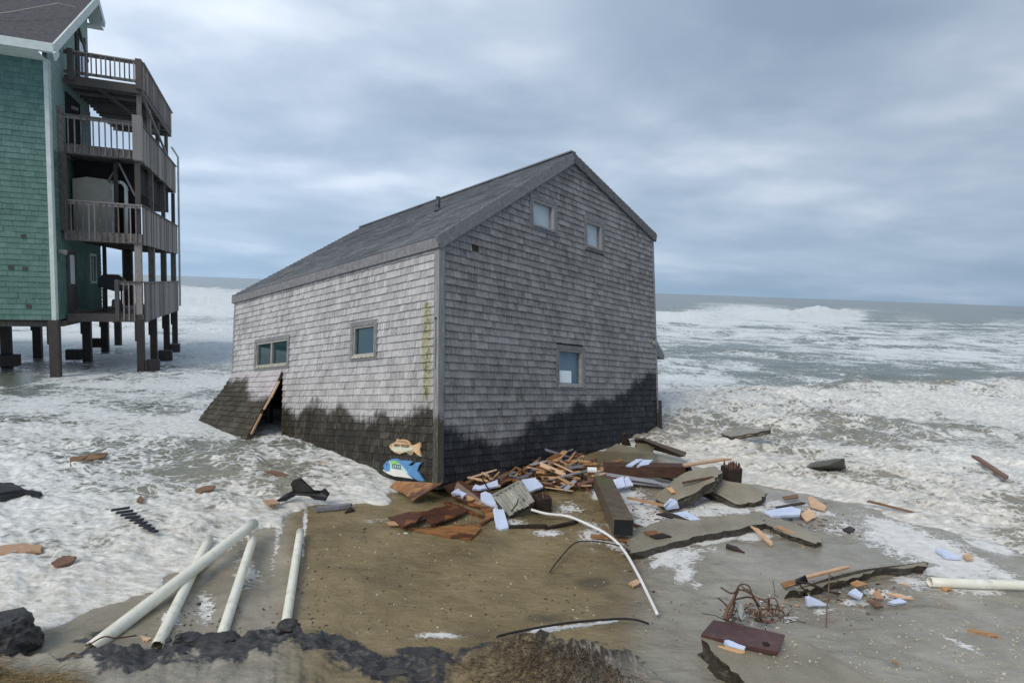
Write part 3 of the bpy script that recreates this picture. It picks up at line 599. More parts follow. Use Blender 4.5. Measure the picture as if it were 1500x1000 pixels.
for k in (.04, .12, .28, .8): 
    q = Vector((WR, -.083, HRDG-.09)).lerp(Vector((W+.07, -.083, HE-.11)), k); m.box(q, (.03, .006, .03), t=0)
m.build('rake_board', M_TRIMD, house)
m = MB(); m.b2((-.032, -.034, .0), (.0, .085, H-.16)); m.b2((0, -.034, .0), (.09, -.0, H-.12)); cb = m.build('corner_board', M_CORNER, house)
m = MB(); m.tube([(-.034, .03, 2.55), (-.042, .03, 2.55)], .022, 10); m.b2((-.038, .026, 1.75), (-.0335, .034, 2.54), 0); m.build('rusty_bolt', woody('rust_streak', (.05, .02, .01), (.20, .09, .04)), cb)
m = MB(); m.b2((-.02, L-.07, 1.6), (-.0, L+.015, H-.16)); m.b2((-.02, L, 0), (.05, L+.02, H-.16)); m.build('corner_board', M_CORNER, house)
m = MB(); m.b2((W-.055, -.028, .0), (W+.01, -.001, HE-.17)); m.build('corner_board', M_CORNER, house)
m = MB(); m.bar((W+.03, -.04, .35), (W+.05, -.04, 1.25), .09, .05, (0, 1, 0)); m.build('loose_batten', M_BEAME, house)
m = MB(); m.prism([(W+.005, .02, 2.35), (W+.005, .02, 2.80), (W+.46, .02, 2.36), (W+.46, .02, 2.26)], (0, -1, 0), .9); m.build('side_hood', M_TRIM, house)
m = MB(); m.tube([(W-.14, -.015, 2.62), (W-.14, -.09, 2.61)], .05, 10, r2=.06); m.build('porch_lamp', M_SASH, house)
# windows
def window(h, P, out_n, glass, double=False, back=None, deep=.07, strips=None, sill=M_SILL, name='window'):
    s0, s1, z0, z1 = h; c = .085; w_ = empty(name); w_.parent = house
    f = MB(); o0, o1 = -.01, .034
    def bb(mb, a, b, za, zb, oa, ob, t=None):
        p, q = P(a, za, oa), P(b, zb, ob); mb.b2(p, q, t)
    bb(f, s0, s1, z1-c, z1, o0, o1); bb(f, s0, s0+c, z0, z1-c, o0, o1-.002); bb(f, s1-c, s1, z0, z1-c, o0, o1-.002)
    bb(f, s0+c, s1-c, z0, z0+.05, o0, o1-.004)
    f.build('casing', M_TRIM, w_)
    g = MB(); e = .035; a, b, za, zb = s0+c, s1-c, z0+c, z1-c
    bb(g, a, b, zb-e, zb, -.06, .018); bb(g, a, b, za-.005, za+e, -.06, .018); bb(g, a, a+e, za+e, zb-e, -.06, .016); bb(g, b-e, b, za+e, zb-e, -.06, .016)
    if double: mid = (a+b)/2; bb(g, mid-.03, mid+.03, za+e, zb-e, -.06, .020)
    g.build('sash', M_SASH, w_)
    g = MB(); bb(g, a+.03, b-.03, za+.03, zb-.03, -.035, -.028); g.build('pane', glass, w_)
    g = MB(); bb(g, a-.01, b+.01, z0+.045, z0+c-.002, .0, .046)
    for k in range(5): s = a+(b-a)*(k+.5)/5; bb(g, s-.05*random.random(), s+.05, z0+.05, z0+c+random.uniform(-.012, .006), .03, .05+.008*random.random())
    g.build('sill', sill, w_)
    g = MB(); bb(g, a-.06, b+.06, za-.06, zb+.06, -.30 if back is None else -.095, -.31 if back is None else -.10); g.build('added_backing' if back else 'room_shade_panel', back or M_VOID, w_)  # panel added behind the pane
    if strips:
        for pts in strips: q = MB(); q.tube([P(s, z, -.07) for s, z in pts], .012, 5); q.build('reflection_strip', M_CLOTH_REFL, w_)  # pale window reflections built as curved strips behind the glass
    return w_
window(WIN_L[0], PL_, None, M_GLASS, True, strips=[[(6.28, 2.12), (6.2, 2.2), (6.0, 2.34), (5.88, 2.45), (5.86, 2.57)]])
window(WIN_L[1], PL_, None, M_GLASS, strips=[[(2.0, 2.58), (2.0, 2.53), (1.95, 2.49), (1.84, 2.49), (1.75, 2.55)], [(2.33, 2.45), (2.28, 2.42), (2.26, 2.35), (2.32, 2.3)], [(2.34, 2.3), (2.33, 2.2)]])
window(WIN_R[0], PR_, None, M_GLASSB, back=M_PALEPANEL, sill=M_TRIM)
window(WIN_R[1], PR_, None, M_GLASSB, back=M_PALEPANEL, sill=M_TRIM)
w3 = window(WIN_R[2], PR_, None, M_GLASSB, back=M_BLUEDIM, sill=M_SASH)
m = MB(); m.b2((3.06, -.0265+.05, 1.60), (3.48, .03+.05, 1.84), .5); m.build('pale_curtain', M_PALEPANEL, w3)
# sprung-out lower wall panel
HINGE = 1.93
def flap_pt(s, d, o=0):                       # d metres down from the hinge ; the panel is sprung outwards, more at its far end
    ang = R_(25+(s-5.1)/2.3*9)*min(1, .72+d*.32); s2 = s-.10*d*(s-5.1)/2.3
    return (-.03-d*math.sin(ang)-o*math.cos(ang), s2, HINGE-d*math.cos(ang)+o*math.sin(ang))
fl = MB(); ND = 18; DL = 2.25
def s_lo(d): return 5.07+.04*d
s_hi = 7.62
PF = lambda s, z, o: flap_pt(s, DL-z, o)
shingle_rows(fl, PF, 0, DL, lambda z: (s_lo(DL-z), s_hi), [], ex=.125, wmin=.09, wmax=.24, skip=0)
flap = fl.build('sprung_wall_panel', M_FLAP, house)
set_wl(flap, lambda v: 1.38+.42*sstep(5.7, 6.7, np.array(v.y)).item())
b = MB()
for i in range(ND):
    d0, d1 = DL*i/ND, DL*(i+1)/ND
    P4 = [flap_pt(s_lo(d0), d0, -.003), flap_pt(s_hi, d0, -.003), flap_pt(s_hi, d1, -.003), flap_pt(s_lo(d1), d1, -.003)]
    Q4 = [flap_pt(s_lo(d0), d0, -.05), flap_pt(s_hi, d0, -.05), flap_pt(s_hi, d1, -.05), flap_pt(s_lo(d1), d1, -.05)]
    b.add(P4+Q4, [(0, 1, 2, 3), (7, 6, 5, 4), (0, 3, 7, 4), (1, 5, 6, 2)]+([(0, 4, 5, 1)] if i == 0 else [])+([(3, 2, 6, 7)] if i == ND-1 else []), .2)
b.build('torn_sheathing', M_PLYD, flap)
for d0, d1, wd in ((.25, .62, .05), (.5, .9, .04), (1.0, 1.45, .055), (1.9, 2.2, .03)): b = MB(); b.bar(flap_pt(s_lo(d0)-.02, d0, -.02), flap_pt(s_lo(d1)-.03, d1, -.02), wd, .03); b.build('split_stud', M_PALEW, flap)
b = MB()
for s in (5.4, 6.1, 6.8): b.bar((.25, s, 0), (.25, s, H-.3), .04, .09)
b.bar((.1, 5.1, .25), (.9, 5.5, 1.0), .05, .05); b.tube([(.3, 5.25, .95), (.34, 5.25, .95)], .07, 10)
b.build('exposed_stud', M_BEAME, house)
# vent pipe on the roof
def on_roof(s, y): n = Vector((-(HRDG-H), 0, WR)).normalized(); return Vector((s, y, H+(HRDG-H)*s/WR))+n*.05
pv = on_roof(2.10, 2.48)
m = MB(); m.tube([pv-Vector((0, 0, .05)), pv+Vector((0, 0, .29))], .05, 14); vp = m.build('vent_pipe', M_VENT, roof, True)
m = MB(); m.tube([pv-Vector((.0, 0, .03)), pv+Vector((0, 0, .06))], .09, 14, r2=.05); m.build('flashing_collar', M_VENT, vp)

# fish plaques
def text_mesh(name, body, size, mat_, parent, M, depth=.002):
    cu = bpy.data.curves.new(name, 'FONT'); cu.body = body; cu.size = size; cu.extrude = depth; cu.align_x = 'CENTER'; cu.align_y = 'CENTER'
    o = bpy.data.objects.new(name, cu); COL.objects.link(o); dg = bpy.context.evaluated_depsgraph_get(); me = bpy.data.meshes.new_from_object(o.evaluated_get(dg))
    bpy.data.objects.remove(o); me.name = name; me.materials.clear(); me.materials.append(mat_)
    r = bpy.data.objects.new(name, me); COL.objects.link(r); r.parent = parent; r.matrix_local = M; return r
M_INK = plain('dark_paint_lettering', (.07, .05, .03), .6); M_INKG = plain('dark_blue_lettering', (.02, .07, .10), .6)
def fish(name, label, zc, yc, sc, ky, outline, body_mat, extras, txt, tpos, tsize, ink):
    Mx = HM @ Matrix.Translation((-.038, yc, zc)) @ Matrix(((0, 0, -1, 0), (-1, 0, 0, 0), (0, 1, 0, 0), (0, 0, 0, 1)))
    r = empty(name, mat=Mx); tag(r, label, 'sign', 'painted wooden fish signs on the house corner')
    b = MB(); b.prism([(x*sc, y*sc*ky, .02) for x, y in outline], (0, 0, 1), .03); b.build('board', body_mat, r)
    for nm, pts, mt, z in extras: q = MB(); q.prism([(x*sc, y*sc*ky, z) for x, y in pts], (0, 0, 1), .006 if z < .03 else .004); q.build(nm, mt, r)
    for i, (tx, (px, py)) in enumerate(zip(txt, tpos)): text_mesh('lettering', tx, tsize, ink, r, Matrix.Translation((px*sc, py*sc*ky, .0335)))
    return r
M_F1 = woody('tan_painted_fish', (.50, .31, .16), (.72, .52, .31), (2, 2, 2), .6, .05); M_F1B = plain('pale_fish_belly', (.62, .62, .48), .6, .12, 20); M_F1F = plain('tan_fin', (.38, .23, .12), .6, .2, 20); M_OLIVE = plain('olive_fin', (.22, .25, .15), .6, .2, 20)
M_F2 = plain('blue_painted_fish', (.10, .27, .50), .55, .15, 8); M_F2B = plain('white_fish_belly', (.74, .74, .68), .6, .05, 10); M_F2P = plain('pale_aqua_side', (.46, .68, .66), .6, .12, 14); M_F2G = plain('lime_patch', (.30, .55, .15), .6, .15, 14); M_F2D = plain('deep_blue_face', (.08, .26, .46), .5, .1)
# x runs left (nose) to right (tail) seen from the front
f1 = [(-.49, .02), (-.42, .11), (-.28, .20), (-.25, .30), (-.14, .26), (-.10, .30), (.03, .28), (.12, .23), (.16, .13), (.24, .12), (.33, .16), (.44, .24), (.46, .10), (.43, -.02), (.47, -.24), (.36, -.18), (.26, -.08), (.22, -.20), (.16, -.22), (.03, -.13), (-.08, -.18), (-.16, -.22), (-.3, -.18), (-.42, -.10)]
zc1, yc1, zc2, yc2 = 0.0, 0, 0, 0
def LF(u, v):                                # place on the side wall
    d = Vector(tuple(ray(u, v))); o = Vector(tuple(CAM)); Mi = HM.inverted(); a = Mi@o; b = Mi.to_3x3()@d; t = (-.04-a.x)/b.x; p = a+b*t; return p.y, p.z
y_, z_ = LF(594.3, 656); ya, _ = LF(571.5, 656); yb, _ = LF(617, 657)
fish('fish_plaque', 'tan and cream wooden fish sign lettered GRAY HOUSE, the upper one on the corner', z_, y_, abs(ya-yb)*1.06, .54, f1, M_F1,
     [('belly', [(-.40, .02), (-.2, .08), (.0, .07), (.18, .05), (.3, .04), (.26, -.02), (.1, -.08), (-.08, -.15), (-.3, -.15), (-.41, -.07)], M_F1B, .026),
      ('top_fin', [(-.24, .20), (-.22, .27), (-.13, .235), (-.09, .27), (.03, .25), (.1, .20), (.1, .17), (-.1, .2)], M_F1F, .026),
      ('lower_fin', [(.04, -.13), (.15, -.20), (.2, -.18), (.24, -.09), (.12, -.08)], M_OLIVE, .026),
      ('eye', [(-.43, .045), (-.41, .06), (-.39, .045), (-.41, .03)], M_INK, .0275)], ['GRAY HOUSE'], [(-.09, .075)], .066, M_INK)
y_, z_ = LF(590.5, 686); ya, _ = LF(562, 686); yb, _ = LF(619, 686)
f2 = [(-.50, .02), (-.42, .13), (-.28, .21), (-.15, .24), (-.04, .19), (.02, .21), (.2, .22), (.25, .19), (.14, .10), (.24, .10), (.33, .19), (.48, .21), (.40, .12), (.36, -.02), (.44, -.12), (.52, -.24), (.40, -.25), (.28, -.19), (.15, -.12), (.28, -.22), (.04, -.22), (-.02, -.20), (-.2, -.22), (-.36, -.18), (-.50, -.10), (-.47, -.06)]
fish('fish_plaque', 'blue and white wooden fish sign with the house number, the lower one on the corner', z_, y_, abs(ya-yb)*1.02, .61, f2, M_F2,
     [('pale_side', [(-.34, .15), (-.2, .18), (-.06, .12), (.05, .03), (.16, -.10), (.02, -.08), (-.25, -.12), (-.32, -.1), (-.30, .04)], M_F2P, .026),
      ('green_patch', [(-.31, .13), (-.25, .18), (-.13, .17), (-.06, .12), (-.2, .09), (-.29, .09)], M_F2G, .0275),
      ('belly', [(-.49, -.07), (-.42, -.12), (-.3, -.10), (-.26, -.04), (-.05, -.03), (.1, -.09), (.26, -.21), (.03, -.205), (-.2, -.21), (-.37, -.165), (-.49, -.10)], M_F2B, .029),
      ('eye', [(-.42, .07), (-.40, .09), (-.38, .07), (-.40, .05)], M_INK, .0275)], ['15222'], [(-.14, .035)], .105, M_INKG)

# ------------------------------------------------------------------ the green house on piles
ga = R_(22.6); S_ = Vector((-math.sin(ga), math.cos(ga), 0)); F_ = Vector((math.cos(ga), math.sin(ga), 0))
GM = Matrix(((F_.x, S_.x, 0, -14.0), (F_.y, S_.y, 0, 18.25), (0, 0, 1, 0), (0, 0, 0, 1))) @ Matrix.Translation((-.13, 0, 0))       # local x = F (outwards), y = S (away), z
gh = empty('stilt_house', mat=GM)
tag(gh, 'green shingled beach house on dark piles, four wooden decks stacked on its side', 'house')
FW0, ZB, ZE = -9.0, 1.80, 9.55
fm = MB(); fm.b2((FW0, 0, ZB), (-.03, .12, ZE)); fw_ = fm.build('front_wall', M_GSHIN, gh)
m = MB(); shingle_rows(m, lambda s, z, o: (s, -o, z), ZB, ZE, lambda z: (-4.2, -.10), [], ex=.165, wmin=.12, wmax=.36, th=.022, skip=.004)
for (u, v) in ((0, 0),): pass
m.build('shingle_cladding', M_GSHIN, fw_)
M_BARE = plain('bare_patch', (.05, .05, .04), .8, .4, 9)
for s, z in ((-1.12, 3.3), (-.78, 3.28), (-.78, 4.25), (-.72, 2.15)): mm = MB(); mm.b2((s, -.03, z), (s+.12, -.024, z+.12)); mm.build('missing_shingle_patch', M_BARE, fw_)
SW = 5.55
fm = MB(); fm.b2((-.12, .12, ZB), (0, SW, 7.0)); sw_ = fm.build('side_wall', M_GSHIN, gh)
m = MB(); shingle_rows(m, lambda s, z, o: (o, s, z), ZB, 7.0, lambda z: (.10, SW), [(1.15, 2.15, 1.9, 4.0), (3.9, 4.75, 2.9, 4.0)], ex=.165, wmin=.12, wmax=.36, th=.02, skip=.002)
m.build('shingle_cladding', M_GSHIN, sw_)
PKs, PKz = 4.1, 13.0
m = MB(); m.prism([(0, 0, 7.0), (0, 4.55, 7.0), (0, 4.55, 12.62), (0, PKs, 12.9), (0, -.0, ZE+.55)], (1, 0, 0), .12); m.build('upper_side_wall', M_DIAG, gh)
# back part of the house, beyond the decks
m = MB(); m.b2((-8.9, .14, ZB), (-8.8, 9.5, 9)); m.b2((-8.8, SW-.1, ZB), (-.2, SW-.02, 9.4)); m.build('rear_wall', M_GSHIN, gh)
m = MB(); m.b2((-8.9, .1, ZB-.05), (-.02, SW, ZB+.1)); m.build('floor_frame', M_DECKD, gh)
# roof
ev = Vector((0, -.95, 9.62)); pk = Vector((0, PKs, 13.05)); bk = Vector((0, 4.95, 12.55))
def slab2(a, b, x0, x1, th, mt, name, par=gh):
    d = (b-a).normalized(); n = Vector((0, -d.z, d.y)); 
    if n.z < 0: n = -n
    m = MB(); m.prism([Vector((x0, a.y, a.z)), Vector((x1, a.y, a.z)), Vector((x1, b.y, b.z)), Vector((x0, b.y, b.z))], n, th); return m.build(name, mt, par)
RX = .42
groof = slab2(ev+Vector((0, 0, .14)), pk+Vector((0, 0, .14)), FW0-1, RX, .12, M_GROOF, 'roof'); slab2(pk+Vector((0, .002, .14)), bk+Vector((0, 0, .14)), FW0-1, RX, .12, M_GROOF, 'roof_rear_slope')
m = MB(); m.bar((FW0-1, -.98, 9.62), (RX+.01, -.98, 9.62), .05, .24); m.build('eave_board', M_WHITE, gh)
m = MB(); m.b2((FW0, -.94, 9.50), (.0, -.0, 9.53)); m.build('soffit', M_WHITE, gh)
m = MB(); m.bar((RX+.02, -.99, 9.60), (RX+.02, PKs, 13.03), .05, .26); m.bar((RX+.022, PKs, 13.03), (RX+.022, 4.98, 12.50), .05, .24); m.build('rake_board', M_WHITE, gh)
m = MB(); m.bar((RX/2, -.9, 9.50), (RX/2, PKs, 12.90), RX-.02, .03); m.bar((RX/2, PKs, 12.90), (RX/2, 4.9, 12.40), RX-.02, .03); m.b2((-.1, 4.56, 12.28), (RX, 4.95, 12.34)); m.build('rake_soffit', M_WHITE, gh)
m = MB(); m.bar((RX+.03, -.99, 9.38), (RX+.03, -.72, 9.62), .06, .22); m.build('eave_return', M_WHITE, gh)
m = MB(); m.tube([(RX-.5-1.7, -.35, 10.25), (RX-1.3, .2, 10.8), (RX-.4, 1.1, 11.6), (RX-.05, 1.5, 11.72)], .018, 6); m.build('roof_cable', M_CREAM, groof)
m = MB(); m.b2((-.09, -.045, ZB), (.02, .0, ZE)); m.b2((0, .0, ZB), (.045, .12, ZE)); m.build('corner_board', M_WHITE, gh)
# side-wall fittings
d_ = empty('door'); d_.parent = gh
m = MB(); m.b2((.0, 1.15, 1.95), (.05, 1.25, 4.02)); m.b2((.0, 2.05, 1.95), (.05, 2.15, 4.02)); m.b2((0, 1.25, 3.94), (.052, 2.05, 4.02)); m.build('door_frame', M_DECKD, d_)
m = MB(); m.b2((.0, 1.25, 1.95), (.02, 2.05, 3.94)); m.build('door_leaf', M_TRIMD, d_)
m = MB(); m.b2((.02, 1.55, 2.9), (.03, 2.0, 3.86)); m.build('door_glass', M_PALEPANEL, d_)
wv_ = empty('window'); wv_.parent = gh
m = MB(); m.b2((0, 3.9, 2.9), (.045, 3.98, 4.0)); m.b2((0, 4.67, 2.9), (.045, 4.75, 4.0)); m.b2((0, 3.98, 3.92), (.045, 4.67, 4.0)); m.b2((0, 3.98, 2.9), (.045, 4.67, 2.98)); m.b2((0, 4.28, 2.98), (.043, 4.34, 3.92)); m.build('window_frame', M_WHITE, wv_)
m = MB(); m.b2((0, 3.98, 2.98), (.015, 4.67, 3.92)); m.build('pane', M_GLASSB, wv_)
m = MB(); m.tube([(0.02, .42, 3.93), (.22, .42, 3.9)], .06, 10, r2=.09); m.build('wall_lamp', M_CREAM, gh)
m = MB(); m.b2((.0, 2.9, 9.75), (.06, 2.98, 11.75)); m.b2((.0, 3.95, 9.75), (.06, 4.03, 11.6)); m.bar((.05, 2.7, 12.1), (.05, 4.3, 10.9), .05, .12); m.build('door_frame', M_DECKD, gh)
m = MB(); m.b2((.0, 3.35, 9.75), (.03, 3.95, 11.3)); m.build('door_glass', M_PALEPANEL, gh)
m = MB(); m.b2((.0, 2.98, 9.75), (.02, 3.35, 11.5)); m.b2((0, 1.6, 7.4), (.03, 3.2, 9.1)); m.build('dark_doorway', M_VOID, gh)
m = MB(); m.tube([(0.0, 2.2, 8.75), (.2, 2.2, 8.7)], .06, 8); m.build('wall_lamp', M_CREAM, gh)
# piles
def pile(x, y, top_, w_=.22, name='pile', ml=M_PILE, z0=-.9):
    m = MB(); m.box((x, y, (top_+z0)/2), (w_, w_, top_-z0), None, None); 
    if name == 'pile': m.b2((x-w_/2-.05, y-w_/2+.02, top_-.75), (x-w_/2+.002, y+w_/2-.02, top_-.1))
    return m.build(name, ml, gh, bevel=.012)
for x, y in ((-.05, .05), (-.1, 3.8), (-.25, 7.1), (-.3, 9.7), (-2.0, 2.3), (-2.0, 5.2), (-4.4, 2.3), (-4.4, 5.2), (-6.5, .2)): pile(x, y, 1.8, .26)
for y in (.98, 3.45, 6.55, 9.0): pile(2.08, y, 1.8, .22)
for k, (x0, x1, y, z) in enumerate(((-2.35, -1.6, 2.1, .12), (-.75, -.2, 3.8, .10), (-.8, -.25, 7.1, .2), (2.22, 2.6, 1.1, .02), (2.2, 2.65, 3.7, .05), (2.2, 2.55, 6.7, .0))):
    m = MB(); m.b2((x0, y-.15, z), (x1, y+.15, z+.38)); m.build('pile_collar', M_PILE, gh, bevel=.01)
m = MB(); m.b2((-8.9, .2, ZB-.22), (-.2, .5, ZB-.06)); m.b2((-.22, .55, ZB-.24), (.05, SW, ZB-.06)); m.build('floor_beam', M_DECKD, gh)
# decks
DX = 2.18
def deck(y0, y1, x0, zf, rim, rail_top, side, near=True, near_x0=None, slats=.16, mt=M_DECK, near_ext=True, joists=True, railbot=0.1, pickets=True, ydeck0=None):
    r = empty('deck'); r.parent = gh; x1 = DX
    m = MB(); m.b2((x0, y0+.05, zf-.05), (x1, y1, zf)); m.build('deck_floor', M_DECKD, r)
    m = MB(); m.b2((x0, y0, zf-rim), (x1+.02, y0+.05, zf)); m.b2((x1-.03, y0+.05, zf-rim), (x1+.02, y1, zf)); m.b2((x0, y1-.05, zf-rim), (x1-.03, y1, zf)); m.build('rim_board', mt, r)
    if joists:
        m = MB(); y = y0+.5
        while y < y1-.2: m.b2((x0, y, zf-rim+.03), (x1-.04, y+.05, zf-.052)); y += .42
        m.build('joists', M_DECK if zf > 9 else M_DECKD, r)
    nx = x0 if near_x0 is None else near_x0
    m = MB(); lowz = zf-rim+.04 if not railbot else zf+railbot
    if railbot: m.b2((nx, y0-.01, zf+railbot), (x1, y0+.03, zf+railbot+.09))
    m.b2((nx, y0-.05, rail_top-.04), (x1+.05, y0+.07, rail_top)); m.b2((nx, y0-.005, rail_top-.13), (x1, y0+.025, rail_top-.04))
    x = nx+.1
    while x < x1-.15: m.b2((x, y0-.035, lowz), (x+.036, y0-.006, rail_top-.05)); x += slats*random.uniform(.92, 1.08)
    m.build('near_railing', mt, r)
    m = MB(); m.b2((x1-.02, y0+.07, rail_top-.04), (x1+.09, y1, rail_top))
    if side == 'boards':
        y = y0+.08
        while y < y1-.1:
            wd = random.uniform(.12, .16); m.b2((x1+.022+random.uniform(0, .008), y, zf-rim+random.uniform(-.03, .02)), (x1+.045, y+wd, rail_top-.042)); y += wd+.006
    else:
        y = y0+.1
        while y < y1-.1: m.b2((x1+.02, y, zf-.1), (x1+.045, y+.09, rail_top-.042)); y += .13
        m.b2((x1-.005, y0+.07, zf+.08), (x1+.018, y1, zf+.16))
    m.build('side_railing', mt, r); return r
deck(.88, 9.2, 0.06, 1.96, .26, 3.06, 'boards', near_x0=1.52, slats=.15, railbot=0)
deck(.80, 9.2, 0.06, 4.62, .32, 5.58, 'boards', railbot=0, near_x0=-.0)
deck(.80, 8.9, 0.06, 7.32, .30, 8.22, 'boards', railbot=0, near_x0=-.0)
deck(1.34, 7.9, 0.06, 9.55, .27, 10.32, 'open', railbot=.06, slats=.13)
def post(x, y, z0, z1, w_=.17, ml=M_DECK): m = MB(); m.box((x, y, (z0+z1)/2), (w_, w_, z1-z0)); return m.build('deck_post', ml, gh, bevel=.008)
for y in (.98, 3.45, 6.2, 9.0):
    post(2.06, y, 1.70, 4.30, .20); post(2.08, y, 4.3, 7.02, .14)
for y in (1.6, 3.4, 5.2, 7.4): post(2.06, y, 7.02, 9.38, .13)
post(2.14, .80, 7.0, 8.42, .26); post(.02, .80, 7.0, 8.42, .2); post(.10, .76, 4.6, 7.0, .2, M_DECKD); post(.25, 1.32, 9.4, 10.36, .16); post(2.12, 1.32, 9.4, 10.36, .18); post(1.45, .88, 1.75, 3.1, .12)
post(1.35, 1.6, 4.62, 7.0, .12, M_DECKD); post(.12, 5.6, 1.9, 4.4, .12, M_DECKD); post(.55, 7.6, 1.9, 4.4, .3, M_DECKD); post(.15, 9.1, 1.9, 4.4, .2, M_DECKD)
m = MB(); m.bar((.9, 1.5, 9.34), (2.05, 5.0, 8.75), .08, .12); m.bar((2.14, 1.5, 9.34), (2.14, 7.6, 8.2), .06, .1); m.build('deck_brace', M_DECK, gh)
m = MB(); m.tube([(2.27, 9.3, 1.9), (2.27, 9.3, 8.7), (2.1, 8.6, 9.0)], .045, 8); m.build('downpipe', M_WHITE, gh, True)
# cream screen and pointed doorway on the second deck
m = MB(); m.prism([(.1, 1.75, 4.65), (1.22, 1.75, 4.65), (1.22, 1.75, 6.42), (.5, 1.75, 6.46), (.1, 1.75, 6.36)], (0, -1, 0), .3); m.build('cream_screen', M_CREAM, gh)
m = MB(); m.b2((.1, 2.0, 4.65), (1.9, 2.1, 7.0)); m.b2((1.35, 2.1, 6.1), (1.95, 8.6, 7.0)); m.build('recess_shade_block', M_VOID, gh)  # black blocks paint the shade behind the screen and under the deck
m = MB(); x0, x1, yy = 1.22, 1.66, 1.66
m.b2((x0, yy, 4.65), (x0+.09, yy+.1, 6.25)); m.b2((x1-.09, yy, 4.65), (x1, yy+.1, 6.1))
for i in range(6):
    a0, a1 = math.pi*i/6, math.pi*(i+1)/6; cx_ = (x0+x1)/2; rx = (x1-x0)/2-.03
    m.bar((cx_-rx*math.cos(a0), yy+.05, 6.1+.28*math.sin(a0)), (cx_-rx*math.cos(a1), yy+.05, 6.1+.28*math.sin(a1)), .1, .09, (0, 1, 0))
m.build('pointed_doorway', M_WHITE, gh)
m = MB(); m.bar((x0-.1, yy, 6.35), ((x0+x1)/2, yy, 6.98), .12, .05); m.bar((x1+.22, yy, 5.95), ((x0+x1)/2, yy, 6.98), .12, .05); m.build('doorway_hood', M_DECK, gh)
# covered grill on the lowest deck
gr = empty('covered_grill', mat=GM @ Matrix.Translation((.95, 2.6, 1.962))); tag(gr, 'black covered barbecue grill standing on the lowest deck of the green house', 'grill')
m = MB(); m.prism([(-.42, 0, .85), (-.40, 0, 1.12), (-.25, 0, 1.3), (.12, 0, 1.3), (.34, 0, 1.12), (.40, 0, .75), (.1, 0, .7)], (0, -1, 0), .55); m.build('cover', M_TAR, gr, bevel=.03)
for x_, y_ in ((-.3, .05), (.25, .05), (-.3, .45), (.25, .45)): m = MB(); m.b2((x_, y_, 0), (x_+.05, y_+.05, .8)); m.build('leg', M_BLACK, gr)
m = MB(); m.tube([(.08, .28, .05), (.08, .28, .12), (.08, .28, .35), (.08, .28, .42)], lambda k: .15 if .1 < k < .8 else .11, 14); m.build('gas_bottle', M_METAL, gr, True)
wp_ = MB(); 
for i in range(5): wp_.bar((-.1+.25*i*.6, 1.2+.3*i, 2.0), (.5+.15*i, 1.5+.35*i, 2.0+.02*i), .14, .035)
o = wp_.build('plank_pile', M_DECKD); o.matrix_world = GM; tag(o, 'loose dark planks lying on the lowest deck beside the green wall', 'planks')

# ------------------------------------------------------------------ debris and loose things
WN = HR @ Vector((0, -1, 0)); WO = HM @ Vector((0, -.12, 0))
def place(u, v, z=0.):                        # ground level z, but never behind the gable wall
    d = Vector(tuple(ray(u, v))); o = Vector(tuple(CAM)); t = (z-CAM_H)/d.z
    if 640 < u < 962:
        tw = (WO-o).dot(WN)/d.dot(WN)
        if 0 < tw < t: t = tw
    return o+d*t
def finish(mb, name, mt, label=None, cat=None, group=None, parent=None, smooth=False, bevel=0):
    c = sum((Vector(v) for v in mb.v), Vector())/len(mb.v); c.z = min(v[2] for v in mb.v)
    if parent is None: mb.v = [tuple(Vector(v)-c) for v in mb.v]
    o = mb.build(name, mt, parent, smooth, bevel)
    if parent is None: o.location = c
    return tag(o, label, cat, group)
def ragged(pts, j, n=5):
    out = []
    for i, p in enumerate(pts):
        q = pts[(i+1) % len(pts)]; out.append(p); L_ = (q-p).length
        for k in range(1, n):
            r = p.lerp(q, k/n); e = (q-p).normalized(); s = e.cross(Vector((0, 0, 1))); out.append(r+s*random.uniform(-j, j)+e*random.uniform(-j, j)*.5)
    return out
def newell(pts):
    n = Vector()
    for i, p in enumerate(pts): q = pts[(i+1) % len(pts)]; n += Vector(((p.y-q.y)*(p.z+q.z), (p.z-q.z)*(p.x+q.x), (p.x-q.x)*(p.y+q.y)))
    n.normalize(); return n if n.z > 0 else -n
def sheet(name, px, th, mt, label, cat, group=None, rag=.0, n=4, z=None, warp=0):
    pts = [place(p[0], p[1], p[2] if len(p) > 2 else z) for p in px]
    nn = newell(pts)
    if rag: pts = ragged(pts, rag, n)
    m = MB(); m.prism(pts, nn, th); return finish(m, name, mt, label, cat, group)
def slab(name, px, th, label, mt=None, rag=.03, n=8, z=.1, cat='slab', group='broken concrete slabs on the beach'):
    """top polygon, with a rough broken rim: several rings down the thickness"""
    top_ = ragged([place(p[0], p[1], p[2] if len(p) > 2 else z) for p in px], rag, n); nn = newell(top_); N_ = len(top_)
    c = sum(top_, Vector())/N_; m = MB(); vs_ = list(top_); fs = [tuple(range(N_))]
    for k in (1, 2, 3, 4):
        for p in top_: dr = (p-c).normalized(); vs_.append(p-nn*th*k/4+dr*random.uniform(-.03, .012)*1.3)
        a, b = (k-1)*N_, k*N_; fs += [(a+i, a+(i+1) % N_, b+(i+1) % N_, b+i) for i in range(N_)]
    fs.append(tuple(range(5*N_-1, 4*N_-1, -1))); m.add(vs_, fs); return finish(m, name, mt or M_SLAB, label, cat, group)
